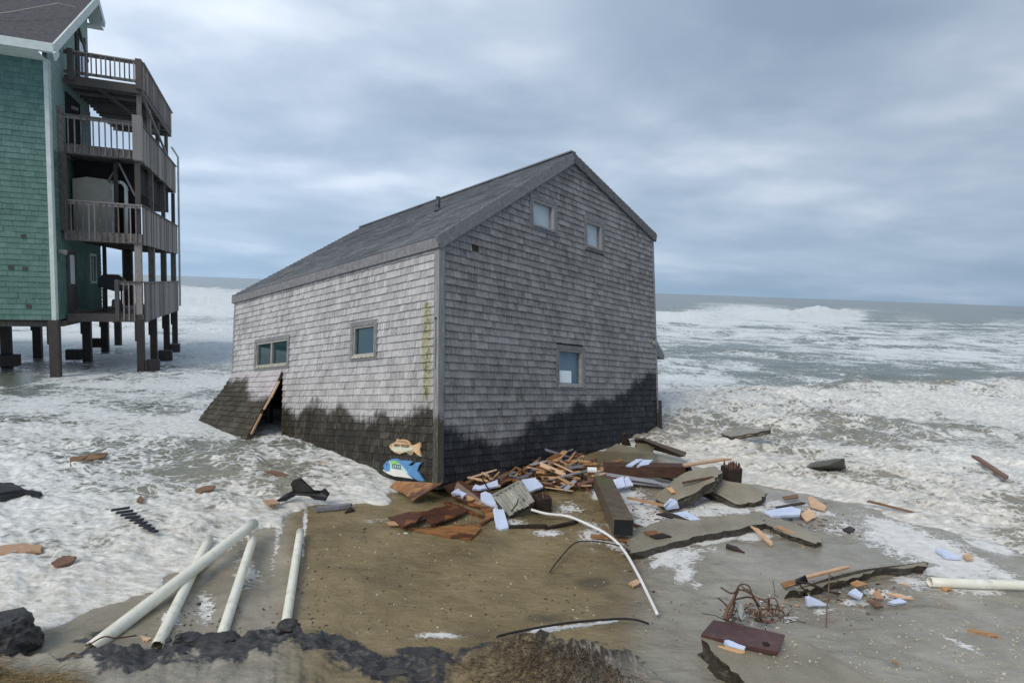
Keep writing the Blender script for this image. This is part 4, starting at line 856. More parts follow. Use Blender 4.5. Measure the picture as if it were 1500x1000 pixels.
def plank(name, a, b, wd, th, mt, label, cat='plank', group=None, split=True, roll=0):
    a, b = place(*a), place(*b); d = (b-a); L_ = d.length; d.normalize(); x = d.cross(Vector((0, 0, 1))).normalized(); zv = x.cross(d)
    if roll: M_ = Matrix.Rotation(roll, 3, d); x, zv = M_@x, M_@zv
    n = 5; top_ = []
    L1 = [a+d*(L_*k/n)+x*(wd/2*random.uniform(.8, 1.1)) for k in range(n+1)]; L2 = [a+d*(L_*k/n)-x*(wd/2*random.uniform(.8, 1.1)) for k in range(n, -1, -1)]
    if split:
        L1[-1] += d*random.uniform(0, wd*1.2); L2[0] -= d*random.uniform(0, wd*.5); L2.insert(0, b+d*random.uniform(-wd, wd)*.6-x*0); L1[0] -= d*random.uniform(0, wd); 
    m = MB(); m.prism(L1+L2, zv, th); return finish(m, name, mt, label, cat, group)
def blob(name, u, v, z, size, mt, label, cat, group=None, seed=1, amp=.35, seg=4, rot=0, flat=1.0):
    bm = bmesh.new(); bmesh.ops.create_icosphere(bm, subdivisions=seg, radius=1); c = place(u, v, z); vs_ = np.array([q.co[:] for q in bm.verts])
    n = fbm(vs_[:, 0]*1.6+seed*3.1+vs_[:, 2], vs_[:, 1]*1.6+vs_[:, 2]*1.3, 4, seed, .55)-.5; n2 = np.round(fbm(vs_[:, 0]*1.1+5+seed, vs_[:, 2]*1.3+vs_[:, 1], 2, seed+9)*5)/5-.5
    s = 1+amp*(n*1.6+n2); vs_ = vs_*s[:, None]; vs_[:, 2] = np.minimum(vs_[:, 2], .75+.2*n)
    for q, p in zip(bm.verts, vs_): q.co = Matrix.Rotation(rot, 3, 'Z')@Vector((p[0]*size[0], p[1]*size[1], p[2]*size[2]))
    me = bpy.data.meshes.new(name); bm.to_mesh(me); bm.free(); me.materials.append(mt)
    o = bpy.data.objects.new(name, me); COL.objects.link(o); o.location = c; return tag(o, label, cat, group)
def wire(name, pts, r, mt, label, cat='wire', seg=8, n=6, r2=None, parent=None):
    P_ = [place(*p) for p in pts]; out = []
    for i in range(len(P_)-1):
        p0, p1, p2, p3 = P_[max(i-1, 0)], P_[i], P_[i+1], P_[min(i+2, len(P_)-1)]
        for k in range(n): t = k/n; out.append(.5*((2*p1)+(p2-p0)*t+(2*p0-5*p1+4*p2-p3)*t*t+(3*p1-p0-3*p2+p3)*t**3))
    out.append(P_[-1]); m = MB(); m.tube(out, r, seg, r2=r2); return finish(m, name, mt, label, cat, None, parent, True)

M_FLOAT = woody('wet_tan_board', (.20, .115, .06), (.42, .27, .17), (2, 8, 6), .5, .5, .3, ((.12, .06, .04), 4))
# white pipes: hollow, open at the ends
def pipe(a, b, r, label, droop=0):
    a, b = place(*a), place(*b); d = (b-a).normalized(); x = d.cross(Vector((0, 0, 1))).normalized(); y = d.cross(x); n = 26; L_ = (b-a).length
    m = MB(); vs_ = []; fs = []; K = 12
    for rad, rev in ((r, 0), (r*.90, 1)):
        base = len(vs_)
        for i in range(K+1):
            p = a.lerp(b, i/K)-Vector((0, 0, droop*math.sin(math.pi*i/K)))
            for k in range(n):
                w_ = 2*math.pi*k/n; j = (random.uniform(-.012, .012) if i in (0,) else 0); vs_.append(p+x*rad*math.cos(w_)+y*rad*math.sin(w_)+d*j)
        for i in range(K):
            for k in range(n): q = (base+i*n+k, base+(i+1)*n+k, base+(i+1)*n+(k+1) % n, base+i*n+(k+1) % n); fs.append(q if not rev else q[::-1])
    o2 = (K+1)*n
    for k in range(n): k2 = (k+1) % n; fs.append((k, k2, o2+k2, o2+k)); fs.append((K*n+k, o2+K*n+k, o2+K*n+k2, K*n+k2))
    m.add(vs_, fs, .5); return finish(m, 'pipe', M_PVC, label, 'pipe', 'thick white plastic pipes', None, True)
pipe((133, 950, .03), (372, 766, .22), .064, 'longest white plastic pipe, lying across another pipe beside the left foam edge')
pipe((230, 946, .02), (306, 790, .07), .052, 'white plastic pipe crossed by the longest pipe at the left')
pipe((324, 934, .02), (371, 788, .10), .050, 'white plastic pipe between the crossed pair and the lone upright-looking pipe')
pipe((418, 919, .01), (440, 778, .08), .047, 'white plastic pipe lying alone on bare sand, rightmost of the left four')
pipe((1362, 852, .08), (1640, 862, .08), .055, 'long white plastic pipe lying in foam at the right edge')

wire('conduit', [(778, 746, .14), (800, 752, .10), (832, 756, .08), (862, 768, .10), (892, 784, .10), (914, 806, .07), (934, 840, .06), (950, 872, .05), (963, 899, .06)], .020, M_CONDUIT, 'thin white conduit curving from the dark stump down over the sand', 'conduit', r2=.018)
wire('cable', [(805, 838, .02), (818, 820, .05), (842, 795, .10), (866, 792, .11), (895, 796, .10), (924, 804, .06)], .008, M_BLACK, 'thin black wire arching over the sand and under the white conduit', 'wire')
wire('cable', [(727, 932, .06), (760, 924, .07), (830, 912, .07), (900, 906, .08), (930, 907, .08), (950, 913, .04)], .011, M_BLACK, 'black cable lying along a foam line in front of the tidal pool', 'wire')

M_BEAM2 = woody('wet_square_timber', (.05, .038, .026), (.17, .135, .09), (2, 9, 9), .5, .15, .5, ((.10, .11, .05), 2.5))
# timbers
def timber(name, a, b, wd, ht, mt, label, end=M_VOID):
    a, b = place(*a), place(*b); m = MB(); m.bar(a, b, wd, ht, t=.5); o = finish(m, name, mt, label, 'timber', None, None, False, .012); return o
ta, tb_ = place(882, 706, .26), place(913, 772, .24); tr = empty('timber_beam', ta.lerp(tb_, .5)-Vector((0, 0, .14))); tag(tr, 'thick square grey timber lying towards the viewer beside the splintered pile', 'timber')
m = MB(); q0, q1 = ta-tr.location, tb_-tr.location; dd = (q1-q0).normalized(); m.bar(q0, q1, .27, .23, t=.5); m.build('beam', M_BEAM2, tr, bevel=.012)
m = MB(); m.bar(q1-dd*.01, q1+dd*.006, .245, .205, t=.5); m.build('end_grain', M_TAR, tr)
b2 = timber('timber_beam', (884, 687, .22), (1004, 689, .30), .2, .21, M_BEAMR, 'long rust brown timber lying level behind the blue foam scraps')
m = MB(); p_ = place(1006, 689, .30); m.tube([p_-Vector((.02, .02, 0)), p_+Vector((.05, 0, .01))], .085, 12); finish(m, 'pipe_stub', M_BEAME, 'round rusty end fitting at the tip of the long brown timber', 'fitting')
plank('plank', (848, 708, .12), (922, 678, .24), .13, .04, M_BROWNW, 'long dark brown plank slanting up from the beam to the blue foam')
plank('plank', (880, 692, .2), (960, 704, .16), .10, .03, M_GREYW, 'grey weathered plank lying under the rust brown timber')
plank('plank', (960, 694, .16), (985, 700, .1), .16, .03, M_BROWNW, 'short grey brown board under the end of the rust brown timber')
plank('plank', (1003, 680, .45), (1064, 671, .42), .10, .03, M_PALEW, 'narrow pinkish plank resting on top of the tilted slab')
plank('plank', (919, 727, .12), (984, 741, .12), .05, .03, M_PALEW, 'thin pale lath in the foam behind the blue foam wedge')
plank('plank', (866, 783, .05), (928, 789, .05), .08, .03, M_ORANGE, 'split orange board lying against the near end of the thick timber')
plank('plank', (1275, 733, .12), (1350, 752, .08), .05, .03, M_BROWNW, 'thin reddish lath on the foam at right, above the white pipe')
plank('plank', (1430, 668, .3), (1474, 697, .25), .10, .05, M_BROWNW, 'rusty brown batten floating in the white water at far right')
plank('plank', (450, 675, .10), (483, 678, .10), .10, .03, M_PALEW, 'small tan board awash against the soaked side wall')
plank('plank', (398, 690, .12), (421, 697, .1), .15, .04, M_BROWNW, 'short dark brown board awash left of the black tar paper')
plank('plank', (466, 743, .06), (512, 737, .08), .10, .05, M_GREYW, 'grey weathered plank at the foam edge below the black tar paper')
plank('plank', (1140, 770, .12), (1192, 793, .03), .09, .02, M_PALEW, 'pale split board hanging off the end of the right slab')
plank('plank', (1108, 774, .10), (1130, 795, .03), .08, .02, M_PALEW, 'pale board with grey edge leaning off the long slab into foam')
plank('plank', (1064, 797, .06), (1085, 804, .03), .10, .03, M_BEAME, 'dark splinter pointing out of the foam below the long slab')
plank('plank', (1180, 844, .12), (1240, 829, .16), .05, .025, M_PALEW, 'thin orange edged lath along the back of the long dark slab')
plank('plank', (1425, 922, .03), (1465, 931, .03), .07, .03, M_ORANGE, 'lone orange split stick in shallow water at lower right')
plank('plank', (1310, 968, .03), (1316, 970, .03), .03, .01, M_ORANGE, 'tiny orange chip on the shelly sand at lower right')
plank('plank', (738, 770, .03), (800, 768, .05), .07, .05, M_BEAME, 'dark crusted board lying on the sand below the ridged panel and stump')
plank('plank', (800, 772, .03), (842, 762, .06), .05, .04, M_BEAME, 'short dark board meeting the crusted board below the black stump')
plank('plank', (694, 708, .16), (748, 699, .18), .09, .03, M_BROWNW, 'dark brown board behind the long blue foam strip')
plank('plank', (735, 718, .10), (776, 700, .16), .06, .03, M_PLYD, 'rotten board running from the long blue foam strip into the pile')
plank('plank', (898, 701, .10), (1004, 712, .08), .14, .03, M_GREYW, 'long weathered plank half in the water below the rust brown timber')
plank('plank', (866, 712, .10), (848, 690, .20), .07, .04, M_BEAME, 'dark board standing against the far end of the thick timber')
plank('plank', (1000, 706, .34), (1046, 697, .42), .05, .02, M_BROWNW, 'thin brown lath lying on the tilted slab')
plank('plank', (655, 735, .04), (712, 757, .03), .06, .03, M_PLYD, 'rotten lath between the brown plywood and the foam rectangle')
plank('plank', (1138, 742, .06), (1176, 735, .07), .05, .03, M_BEAME, 'dark lath in shallow foam behind the long blue foam plate')
plank('plank', (905, 758, .05), (944, 772, .04), .05, .03, M_BROWNW, 'brown lath in the foam to the right of the thick timber')
# stumps
def stump(u, v, z, wd, ht, mt, label, jag=.08, spikes=12, topm=M_BROWNW, yaw=.3):
    r = empty('timber_stump', place(u, v, z)); tag(r, label, 'stump'); m = MB(); n = 6; Mz = Matrix.Rotation(yaw, 3, 'Z')
    m.box((0, 0, ht/2), (wd, wd*.9, ht), Mz, .4); m.build('block', mt, r, bevel=.02); m = MB()
    for k in range(spikes): x, y = random.uniform(-.42, .42)*wd, random.uniform(-.38, .38)*wd; h_ = jag*random.uniform(.4, 1.2); m.add([Mz@Vector((x-.02, y-.02, ht-.03)), Mz@Vector((x+.03, y-.02, ht-.03)), Mz@Vector((x+.01, y+.03, ht-.03)), Mz@Vector((x+random.uniform(-.02, .02), y, ht+h_))], [(0, 1, 3), (1, 2, 3), (2, 0, 3), (0, 2, 1)])
    m.build('torn_fibres', topm, r); return r
stump(793, 749, -.02, .25, .24, M_BEAME, 'short dark square post stump beside the ridged grey panel', .05, 10)
stump(1070, 708, .12, .27, .30, M_BEAME, 'black post stump with a torn jagged top on the right slab', .10, 26)
# slabs
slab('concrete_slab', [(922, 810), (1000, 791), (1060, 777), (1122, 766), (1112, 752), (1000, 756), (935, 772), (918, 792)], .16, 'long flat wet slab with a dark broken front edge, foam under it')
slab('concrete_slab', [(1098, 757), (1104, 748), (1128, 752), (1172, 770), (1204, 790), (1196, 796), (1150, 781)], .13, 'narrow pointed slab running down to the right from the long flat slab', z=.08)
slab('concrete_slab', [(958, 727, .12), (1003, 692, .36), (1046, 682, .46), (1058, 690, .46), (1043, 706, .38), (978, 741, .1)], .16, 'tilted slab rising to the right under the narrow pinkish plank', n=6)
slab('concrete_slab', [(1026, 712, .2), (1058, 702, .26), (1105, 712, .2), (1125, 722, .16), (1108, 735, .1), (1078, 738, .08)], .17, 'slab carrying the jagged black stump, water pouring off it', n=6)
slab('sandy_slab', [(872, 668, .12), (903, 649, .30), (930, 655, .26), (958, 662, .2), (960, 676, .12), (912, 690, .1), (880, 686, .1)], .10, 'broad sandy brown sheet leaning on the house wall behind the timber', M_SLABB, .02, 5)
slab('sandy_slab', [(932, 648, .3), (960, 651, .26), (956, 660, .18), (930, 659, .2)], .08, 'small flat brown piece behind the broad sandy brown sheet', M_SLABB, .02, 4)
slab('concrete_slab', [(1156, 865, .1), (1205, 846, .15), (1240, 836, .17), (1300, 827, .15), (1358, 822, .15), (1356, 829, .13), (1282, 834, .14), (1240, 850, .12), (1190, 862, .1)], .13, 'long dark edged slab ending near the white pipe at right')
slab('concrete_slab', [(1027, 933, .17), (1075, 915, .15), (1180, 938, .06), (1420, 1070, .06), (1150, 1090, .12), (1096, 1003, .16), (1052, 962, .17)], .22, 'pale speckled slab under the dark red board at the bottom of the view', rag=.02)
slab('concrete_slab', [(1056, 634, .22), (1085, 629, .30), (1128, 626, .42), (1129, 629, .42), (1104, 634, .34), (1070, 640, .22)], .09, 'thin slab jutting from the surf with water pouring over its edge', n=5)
sheet('dark_board', [(930, 641, .40), (944, 641, .40), (1006, 662, .26), (1004, 665, .22), (996, 666, .12), (934, 649, .2)], .05, M_BEAME, 'black beam slanting down from the house corner into white water', 'timber')
sheet('dark_board', [(910, 650, .25), (911, 634, .48), (916, 633, .5), (923, 651, .22)], .06, M_BEAME, 'black pointed board sticking up against the gable wall', 'board')
bm = bmesh.new(); HP = [place(*q) for q in ((1176, 686, .08), (1204, 676, .27), (1222, 673, .37), (1237, 671, .43), (1240, 688, .05), (1212, 695, -.05), (1192, 691, -.02), (1200, 683, .22), (1215, 681, .30), (1236, 680, .30))]
cb_ = place(1210, 688, -.05)
for q in HP: bm.verts.new(q-cb_); bm.verts.new(q-cb_+Vector((.10, .42, -.12)))
hl = bmesh.ops.convex_hull(bm, input=bm.verts); bmesh.ops.delete(bm, geom=list({g for g in hl['geom_interior']+hl['geom_unused'] if isinstance(g, bmesh.types.BMVert)}), context='VERTS')
bmesh.ops.triangulate(bm, faces=bm.faces); bmesh.ops.subdivide_edges(bm, edges=bm.edges, cuts=5, use_grid_fill=True)
for q in bm.verts: n_ = fbm(np.array(q.co.x*5+q.co.z*3), np.array(q.co.y*5-q.co.z*4), 4, 77)-.5; q.co *= 1+.10*float(n_)
me = bpy.data.meshes.new('boulder'); bm.to_mesh(me); bm.free(); me.materials.append(M_ROCK); o = bpy.data.objects.new('boulder', me); COL.objects.link(o); o.location = cb_
tag(o, 'brown angular boulder in the white water right of the debris', 'rock')
blob('boulder', 2, 938, .14, (.27, .24, .24), M_PEAT, 'dark layered peat block at the left edge against the foam', 'rock', seed=2, amp=.45, rot=.4)
blob('peat_lump', 318, 942, .16, (.20, .13, .09), M_PEAT, 'black peat lump at the foot of the third white pipe', 'peat', seed=6)
blob('peat_lump', 276, 938, .18, (.13, .09, .06), M_PEAT, 'small grey peat lump beside the second white pipe foot', 'peat', seed=8)
blob('peat_lump', 424, 916, .18, (.10, .07, .06), M_PEAT, 'rounded black peat knob under the foot of the lone white pipe', 'peat', seed=9)
for i, (u, v, s_, lb) in enumerate(((262, 932, .035, 'round black pebble right of the second white pipe foot'), (247, 937, .03, 'flat black pebble touching the second white pipe foot'), (267, 958, .04, 'black pebble lying lower on the sand bank'), (291, 884, .025, 'little brown stone in the gully between two white pipes'), (1077, 905, .02, 'black pebble above the dark red board'), (957, 866, .02, 'tiny dark pebble beside the lower end of the conduit'), (447, 947, .02, 'black pebble on the peat crest'))):
    blob('pebble', u, v, .26 if v > 925 and u < 700 else .06, (s_, s_*.8, s_*.6), M_PEAT, lb, 'pebble', seed=20+i, seg=2)
sheet('black_box', [(555, 983, .42), (560, 978, .44), (590, 977, .44), (597, 984, .42), (588, 989, .40), (556, 989, .40)], .04, M_TAR, 'flat black plastic piece lying on the sand bank at the bottom', 'scrap', None, .004)
# sheets
sheet('plywood_sheet', [(570, 713, .10), (580, 704, .20), (648, 707, .24), (604, 733, .06), (590, 722, .08)], .025, M_PLY, 'orange plywood sheet sticking out from under the house corner', 'plywood', None, .006)
sheet('plywood_sheet', [(650, 711, .10), (676, 703, .13), (722, 733, .05), (722, 749, .03), (690, 740, .03), (662, 726, .05)], .03, M_PLYD, 'dark brown ply sheet under the blue foam, right of the house corner', 'plywood', None, .008)
sheet('plywood_sheet', [(568, 757, .07), (600, 749, .10), (626, 748, .09), (608, 764, .10), (590, 771, .09), (580, 763, .07)], .025, M_PLYD, 'rotten brown plywood scrap, leftmost of the three on the sand', 'plywood', None, .01)
sheet('plywood_sheet', [(620, 752, .12), (636, 743, .10), (672, 738, .08), (684, 748, .06), (664, 757, .08), (632, 767, .11)], .025, M_PLYD, 'curled brown plywood scrap in the middle of the three on the sand', 'plywood', None, .012)
sheet('plywood_sheet', [(598, 773, .03), (650, 770, .05), (690, 768, .05), (705, 772, .04), (690, 789, .02), (652, 785, .02)], .025, M_PLY, 'nearest plywood scrap with frayed orange end and brown middle', 'plywood', None, .014)
sheet('plywood_sheet', [(700, 738, .06), (724, 744, .08), (722, 757, .05), (706, 768, .03), (696, 772, .02), (712, 755, .03)], .025, M_PLY, 'curved rotten orange strip below the blue foam pieces', 'plywood', None, .012)
sheet('plywood_sheet', [(682, 723, .14), (700, 724, .14), (706, 731, .11), (686, 732, .11)], .02, M_ORANGE, 'bright orange wood square between two blue foam pieces', 'plywood', None, .004)
sheet('plywood_sheet', [(566, 764, .05), (584, 762, .06), (584, 768, .05), (570, 768, .04)], .02, M_PALEW, 'small pale orange block beside the leftmost rotten plywood', 'wood')
sheet('plywood_sheet', [(680, 709, .20), (684, 708, .20), (696, 716, .16), (695, 721, .14)], .02, M_PALEW, 'pale tan strip along the edge of the pointed blue foam', 'wood')
sheet('floating_board', [(103, 669, .2), (158, 662, .2), (152, 669, .17), (122, 675, .14), (103, 683, .13)], .04, M_FLOAT, 'tan board floating in the foam at the left', 'board', None, .01)
sheet('floating_board', [(0, 799, .14), (30, 795, .15), (62, 798, .15), (60, 806, .14), (20, 810, .13), (-20, 812, .13)], .03, M_FLOAT, 'ochre sheet awash in dense foam at the left edge', 'board', None, .012)
sheet('floating_board', [(75, 823, .16), (92, 813, .17), (112, 814, .17), (106, 822, .15), (84, 828, .14)], .03, M_BROWNW, 'reddish wood scrap in dense foam below the ochre sheet', 'board', None, .01)
sheet('floating_board', [(285, 717, .16), (300, 711, .17), (316, 710, .17), (312, 716, .16), (294, 721, .15)], .03, M_FLOAT, 'small orange chip floating left of the black tar paper', 'board', None, .008)
sheet('floating_board', [(200, 732, .18), (206, 725, .18), (211, 730, .17), (208, 735, .16)], .03, M_FLOAT, 'tiny orange chip floating above the black grating', 'board', None, .006)
sheet('floating_board', [(385, 732, .14), (400, 730, .14), (410, 736, .13), (396, 740, .12)], .03, M_FLOAT, 'orange chip floating just left of the black tar paper foot', 'board', None, .008)
sheet('black_tarp', [(-30, 712, .2), (0, 706, .28), (20, 707, .28), (36, 716, .24), (60, 720, .18), (58, 727, .16), (35, 722, .18), (0, 728, .18), (-30, 730, .14)], .06, M_TAR, 'crumpled black sheet floating at the left edge of the view', 'tarp', None, .02)
g_ = empty('floating_grating', place(195, 762, .16)); tag(g_, 'black slatted grating half awash in the foam at the left', 'grating')
for k in range(9):
    a, b = place(163+7*k, 747+3.6*k, .19), place(190+5.0*k, 743+4.4*k, .20); m = MB(); m.bar(a-g_.location, b-g_.location, .05, .02); m.build('slat', M_TAR, g_)
# black tar paper: bent sheet
tp = [(404, 733, .10), (420, 722, .16), (430, 717, .24), (427, 706, .46), (432, 701, .52), (441, 699, .54), (448, 706, .46), (460, 717, .28), (471, 718, .24), (476, 714, .30), (483, 722, .22), (478, 731, .12), (462, 729, .12), (450, 722, .16), (436, 722, .18), (420, 731, .1)]
sheet('tar_paper', tp, .03, M_TAR, 'folded black tar paper sheet standing out of the foam before the side wall', 'tar paper', None, .004, 3)
# blue foam
GB = 'pale blue insulation foam scraps'
for px, lb in (([(661, 721, .18), (682, 708, .22), (693, 717, .18), (689, 719, .17), (678, 727, .14), (675, 723, .15)], 'pointed pale blue foam piece nearest the house corner'),
    ([(692, 715, .22), (696, 709, .25), (703, 711, .24), (729, 702, .27), (730, 711, .23), (704, 716, .21)], 'long pale blue foam strip under a thin dark rod'),
    ([(704, 722, .16), (711, 719, .18), (722, 724, .16), (729, 742, .10), (714, 737, .11), (704, 731, .13)], 'pale blue foam piece tucked against the left of the ridged grey panel'),
    ([(722, 746, .10), (725, 743, .12), (732, 746, .11), (738, 744, .12), (745, 772, .03), (734, 775, .02), (726, 770, .03)], 'upright-looking pale blue foam rectangle at the near end of the scatter'),
    ([(764, 702, .2), (784, 699, .22), (796, 712, .14), (776, 719, .12)], 'pale blue foam scrap behind the ridged grey panel'),
    ([(917, 681, .36), (932, 672, .40), (942, 672, .40), (928, 681, .36)], 'pale blue foam strip on the brown timber, left of two'),
    ([(933, 682, .36), (942, 673, .40), (956, 673, .40), (950, 680, .37), (940, 681, .37)], 'pale blue foam scrap on the brown timber, right of two'),
    ([(893, 704, .18), (913, 697, .24), (916, 712, .12), (904, 715, .1)], 'larger pale blue foam piece in the foam right of the thick timber'),
    ([(914, 700, .20), (920, 697, .23), (928, 710, .12), (917, 712, .12)], 'smaller pale blue foam piece touching a larger one right of the timber'),
    ([(974, 741, .20), (984, 730, .28), (992, 733, .26), (995, 744, .14), (977, 747, .12)], 'pale blue foam wedge standing on the long flat slab'),
    ([(1119, 748, .14), (1160, 741, .16), (1173, 746, .15), (1172, 753, .12), (1132, 755, .12)], 'long pale blue foam plate on the wet ground right of the slabs'),
    ([(985, 751, .13), (1005, 748, .14), (1026, 760, .11), (1012, 761, .11)], 'flat pale blue foam scrap beside the dark boards on the long slab'),
    ([(1182, 875, .14), (1187, 873, .15), (1215, 886, .06), (1184, 888, .05)], 'triangular pale blue foam piece beside the root tangle'),
    ([(1243, 867, .12), (1253, 861, .13), (1264, 869, .1), (1262, 875, .08)], 'small pale blue foam piece below the bright orange chip at right'),
    ([(1300, 881, .06), (1318, 875, .07), (1329, 881, .05), (1312, 884, .04)], 'pale blue foam scrap at the lower edge of the right foam sheet'),
    ([(1370, 803, .07), (1385, 804, .08), (1408, 816, .05), (1386, 815, .05)], 'grey blue foam plate lying in the foam streak above the right pipe'),
    ([(1061, 938, .20), (1066, 936, .20), (1092, 946, .18), (1090, 951, .17), (1068, 945, .18)], 'pale blue foam sliver poking out under the dark red board')):
    sheet('foam_scrap', px, .035, M_FOAMB, lb, 'foam board', GB, .006, 4)
# orange and brown chips with a place of their own
for px, mt, lb in (([(943, 778, .14), (960, 776, .15), (966, 781, .14), (955, 784, .13)], M_ORANGE, 'bright orange split chip on the long slab'),
    ([(952, 784, .13), (970, 780, .15), (984, 785, .12), (962, 788, .12)], M_BEAME, 'dark brown chip against the bright orange chip on the long slab'),
    ([(976, 714, .26), (984, 713, .28), (990, 721, .22), (984, 722, .21)], M_ORANGE, 'bright orange leaf-shaped chip on the tilted slab'),
    ([(961, 752, .12), (975, 749, .13), (1008, 757, .12), (1010, 762, .10), (980, 757, .10)], M_BEAME, 'stack of thin dark boards lying on the long flat slab'),
    ([(1183, 728, .1), (1188, 726, .12), (1211, 741, .08), (1208, 747, .06), (1187, 741, .06)], M_PALEW, 'pinkish brown board scrap on the wet ground, above the tan one'),
    ([(1172, 753, .06), (1185, 745, .12), (1198, 755, .06), (1182, 763, .04)], M_PALEW, 'tan scrap touching the end of the long blue foam plate'),
    ([(1146, 727, .1), (1168, 723, .1), (1170, 728, .08), (1150, 731, .08)], M_BROWNW, 'dark brown board end in the surf below the boulder'),
    ([(1143, 853, .06), (1164, 848, .12), (1166, 855, .08), (1150, 861, .04)], M_ORANGE, 'frayed orange wood end left of the black flap'),
    ([(1163, 850, .1), (1180, 842, .18), (1184, 852, .1), (1166, 858, .06)], M_TAR, 'black flap at the left tip of the long dark edged slab'),
    ([(1246, 853, .12), (1255, 849, .14), (1273, 855, .11), (1254, 859, .1)], M_ORANGE, 'bright orange chip lying in front of the long dark edged slab'),
    ([(1279, 868, .08), (1287, 862, .09), (1294, 876, .05), (1284, 876, .05)], M_PALEW, 'pinkish chip in the right foam sheet'),
    ([(1298, 868, .07), (1318, 869, .07), (1340, 876, .05), (1322, 876, .05)], M_PALEW, 'long tan chip with dark end in the right foam sheet'),
    ([(1270, 878, .06), (1280, 877, .07), (1294, 887, .04), (1284, 888, .04)], M_BROWNW, 'brown chip at the lower corner of the right foam sheet'),
    ([(1410, 812, .06), (1420, 809, .07), (1426, 818, .05), (1416, 818, .05)], M_PALEW, 'tan chip at the end of the grey blue foam plate'),
    ([(1234, 774, .04), (1244, 770, .06), (1253, 774, .05), (1244, 779, .04)], M_BEAME, 'dark scrap alone on the wet ground right of the slabs'),
    ([(921, 853, .05), (932, 848, .06), (940, 852, .05), (928, 858, .04)], M_PALEW, 'pinkish chip on the sand left of the conduit end'),
    ([(1050, 945, .17), (1062, 946, .18), (1092, 953, .16), (1090, 957, .15), (1060, 953, .15)], M_ORANGE, 'orange split wood strip poking out below the dark red board'),
    ([(1366, 852, .05), (1385, 856, .05), (1396, 864, .03), (1384, 864, .03)], M_ORANGE, 'thin orange strip under the left end of the right white pipe'),
    ([(205, 930, .25), (222, 934, .24), (216, 938, .24), (210, 937, .24)], M_PALEW, 'small orange chip at the foot of the second white pipe'),
    ([(513, 742, .04), (520, 746, .03), (505, 750, .02)], M_BEAME, 'black splinter on sand at the foam edge')):
    sheet('wood_chip', px, .022, mt, lb, 'wood chip', 'scattered split wood chips', .005, 4)
# the pile: every splinter a thing of its own
GP = 'splintered wood in the pile before the gable wall'
LBL = {0: 'orange split board piece in the splintered pile against the soaked gable wall', 1: 'dark brown splinter in the splintered pile against the soaked gable wall',
       2: 'pale fresh wood splinter in the splintered pile against the soaked gable wall', 3: 'blue grey splinter in the splintered pile against the soaked gable wall'}
MT = [M_ORANGE, M_BROWNW, M_PALEW, M_GREYW]
def pilechip(u, v, z, L_, wd, yaw, tilt, k):
    c = place(u, v, z); d = Vector((math.cos(yaw)*math.cos(tilt), math.sin(yaw)*math.cos(tilt), math.sin(tilt))); x = Vector((-math.sin(yaw), math.cos(yaw), random.uniform(-.3, .3))).normalized()
    P = [c-d*L_/2+x*wd/2, c-d*L_/2*random.uniform(.7, 1.1)-x*wd/2, c+d*L_/2*random.uniform(.6, 1)-x*wd*.5, c+d*L_/2*random.uniform(.9, 1.2), c+d*L_/2*random.uniform(.7, 1)+x*wd*.5]
    m = MB(); m.prism(P, newell(P), random.uniform(.012, .025)); finish(m, 'wood_splinter', MT[k], LBL[k], 'wood splinter', GP)
for i in range(230):
    t = random.random()**.9; u = 690+t*225; pk_ = math.exp(-((u-825)/60)**2); v = 712-20*t*0-random.random()*(14+34*pk_)+random.gauss(0, 3)
    if u > 872: v = min(v, 703)
    zz = max(.03, .04+(716-v)/60*.34*(.4+.6*pk_)+random.uniform(-.03, .06))
    k = random.choices([0, 1, 2, 3], [.29, .36, .15, .20])[0]; big = random.random() < .38
    pilechip(u, v, zz, random.uniform(.3, .62) if big else random.uniform(.12, .34), random.uniform(.03, .10) if big else random.uniform(.012, .05), random.gauss(.15, 1.0), random.uniform(-.3, .5), k)
for u, v, z, L_, wd, yaw, tilt, k in ((811, 668, .36, .24, .14, .5, .35, 0), (818, 680, .30, .48, .10, -.55, -.2, 0), (826, 684, .3, .42, .05, -.6, -.2, 2), (808, 686, .26, .5, .10, -.5, -.2, 2), (848, 668, .26, .20, .12, -.2, .2, 0), (850, 675, .28, .35, .06, 0, .0, 0), (865, 679, .28, .26, .12, -.1, .1, 0),
    (898, 676, .30, .40, .10, .45, .12, 0), (810, 700, .16, .40, .10, .1, .0, 0), (818, 705, .12, .38, .12, -.2, .0, 0), (797, 690, .20, .26, .14, .0, .0, 0), (786, 676, .22, .35, .05, 1.0, .35, 1), (755, 692, .14, .5, .05, .1, 0, 1), (780, 688, .16, .16, .12, 0, .2, 3), (842, 683, .28, .3, .1, .3, .1, 3), (855, 690, .24, .45, .04, .5, .1, 3), (790, 698, .12, .4, .04, .2, 0, 2), (835, 694, .18, .3, .1, .0, 0, 3), (885, 686, .24, .35, .08, .55, .1, 2), (878, 694, .22, .3, .05, .5, .05, 2), (885, 706, .30, .2, .14, .1, .1, 2), (735, 704, .16, .4, .06, .3, .1, 0), (700, 712, .16, .4, .08, -.5, -.05, 0), (750, 702, .16, .45, .08, -.4, 0, 0)):
    pilechip(u, v, z, L_, wd, yaw, tilt, k)
m = MB(); p_ = place(867, 688, .30); m.tube([p_+Vector((-.075, .0, 0)), p_+Vector((.075, .0, .0))], .048, 16); finish(m, 'white_cup', M_CONDUIT, 'white plastic cylinder lying on the splintered pile by the thick timber', 'cylinder', smooth=False)
wire('rod', [(705, 697, .3), (712, 711, .26), (724, 727, .2)], .010, M_BEAME, 'thin dark rod leaning across the long blue foam strip', 'rod', n=2)
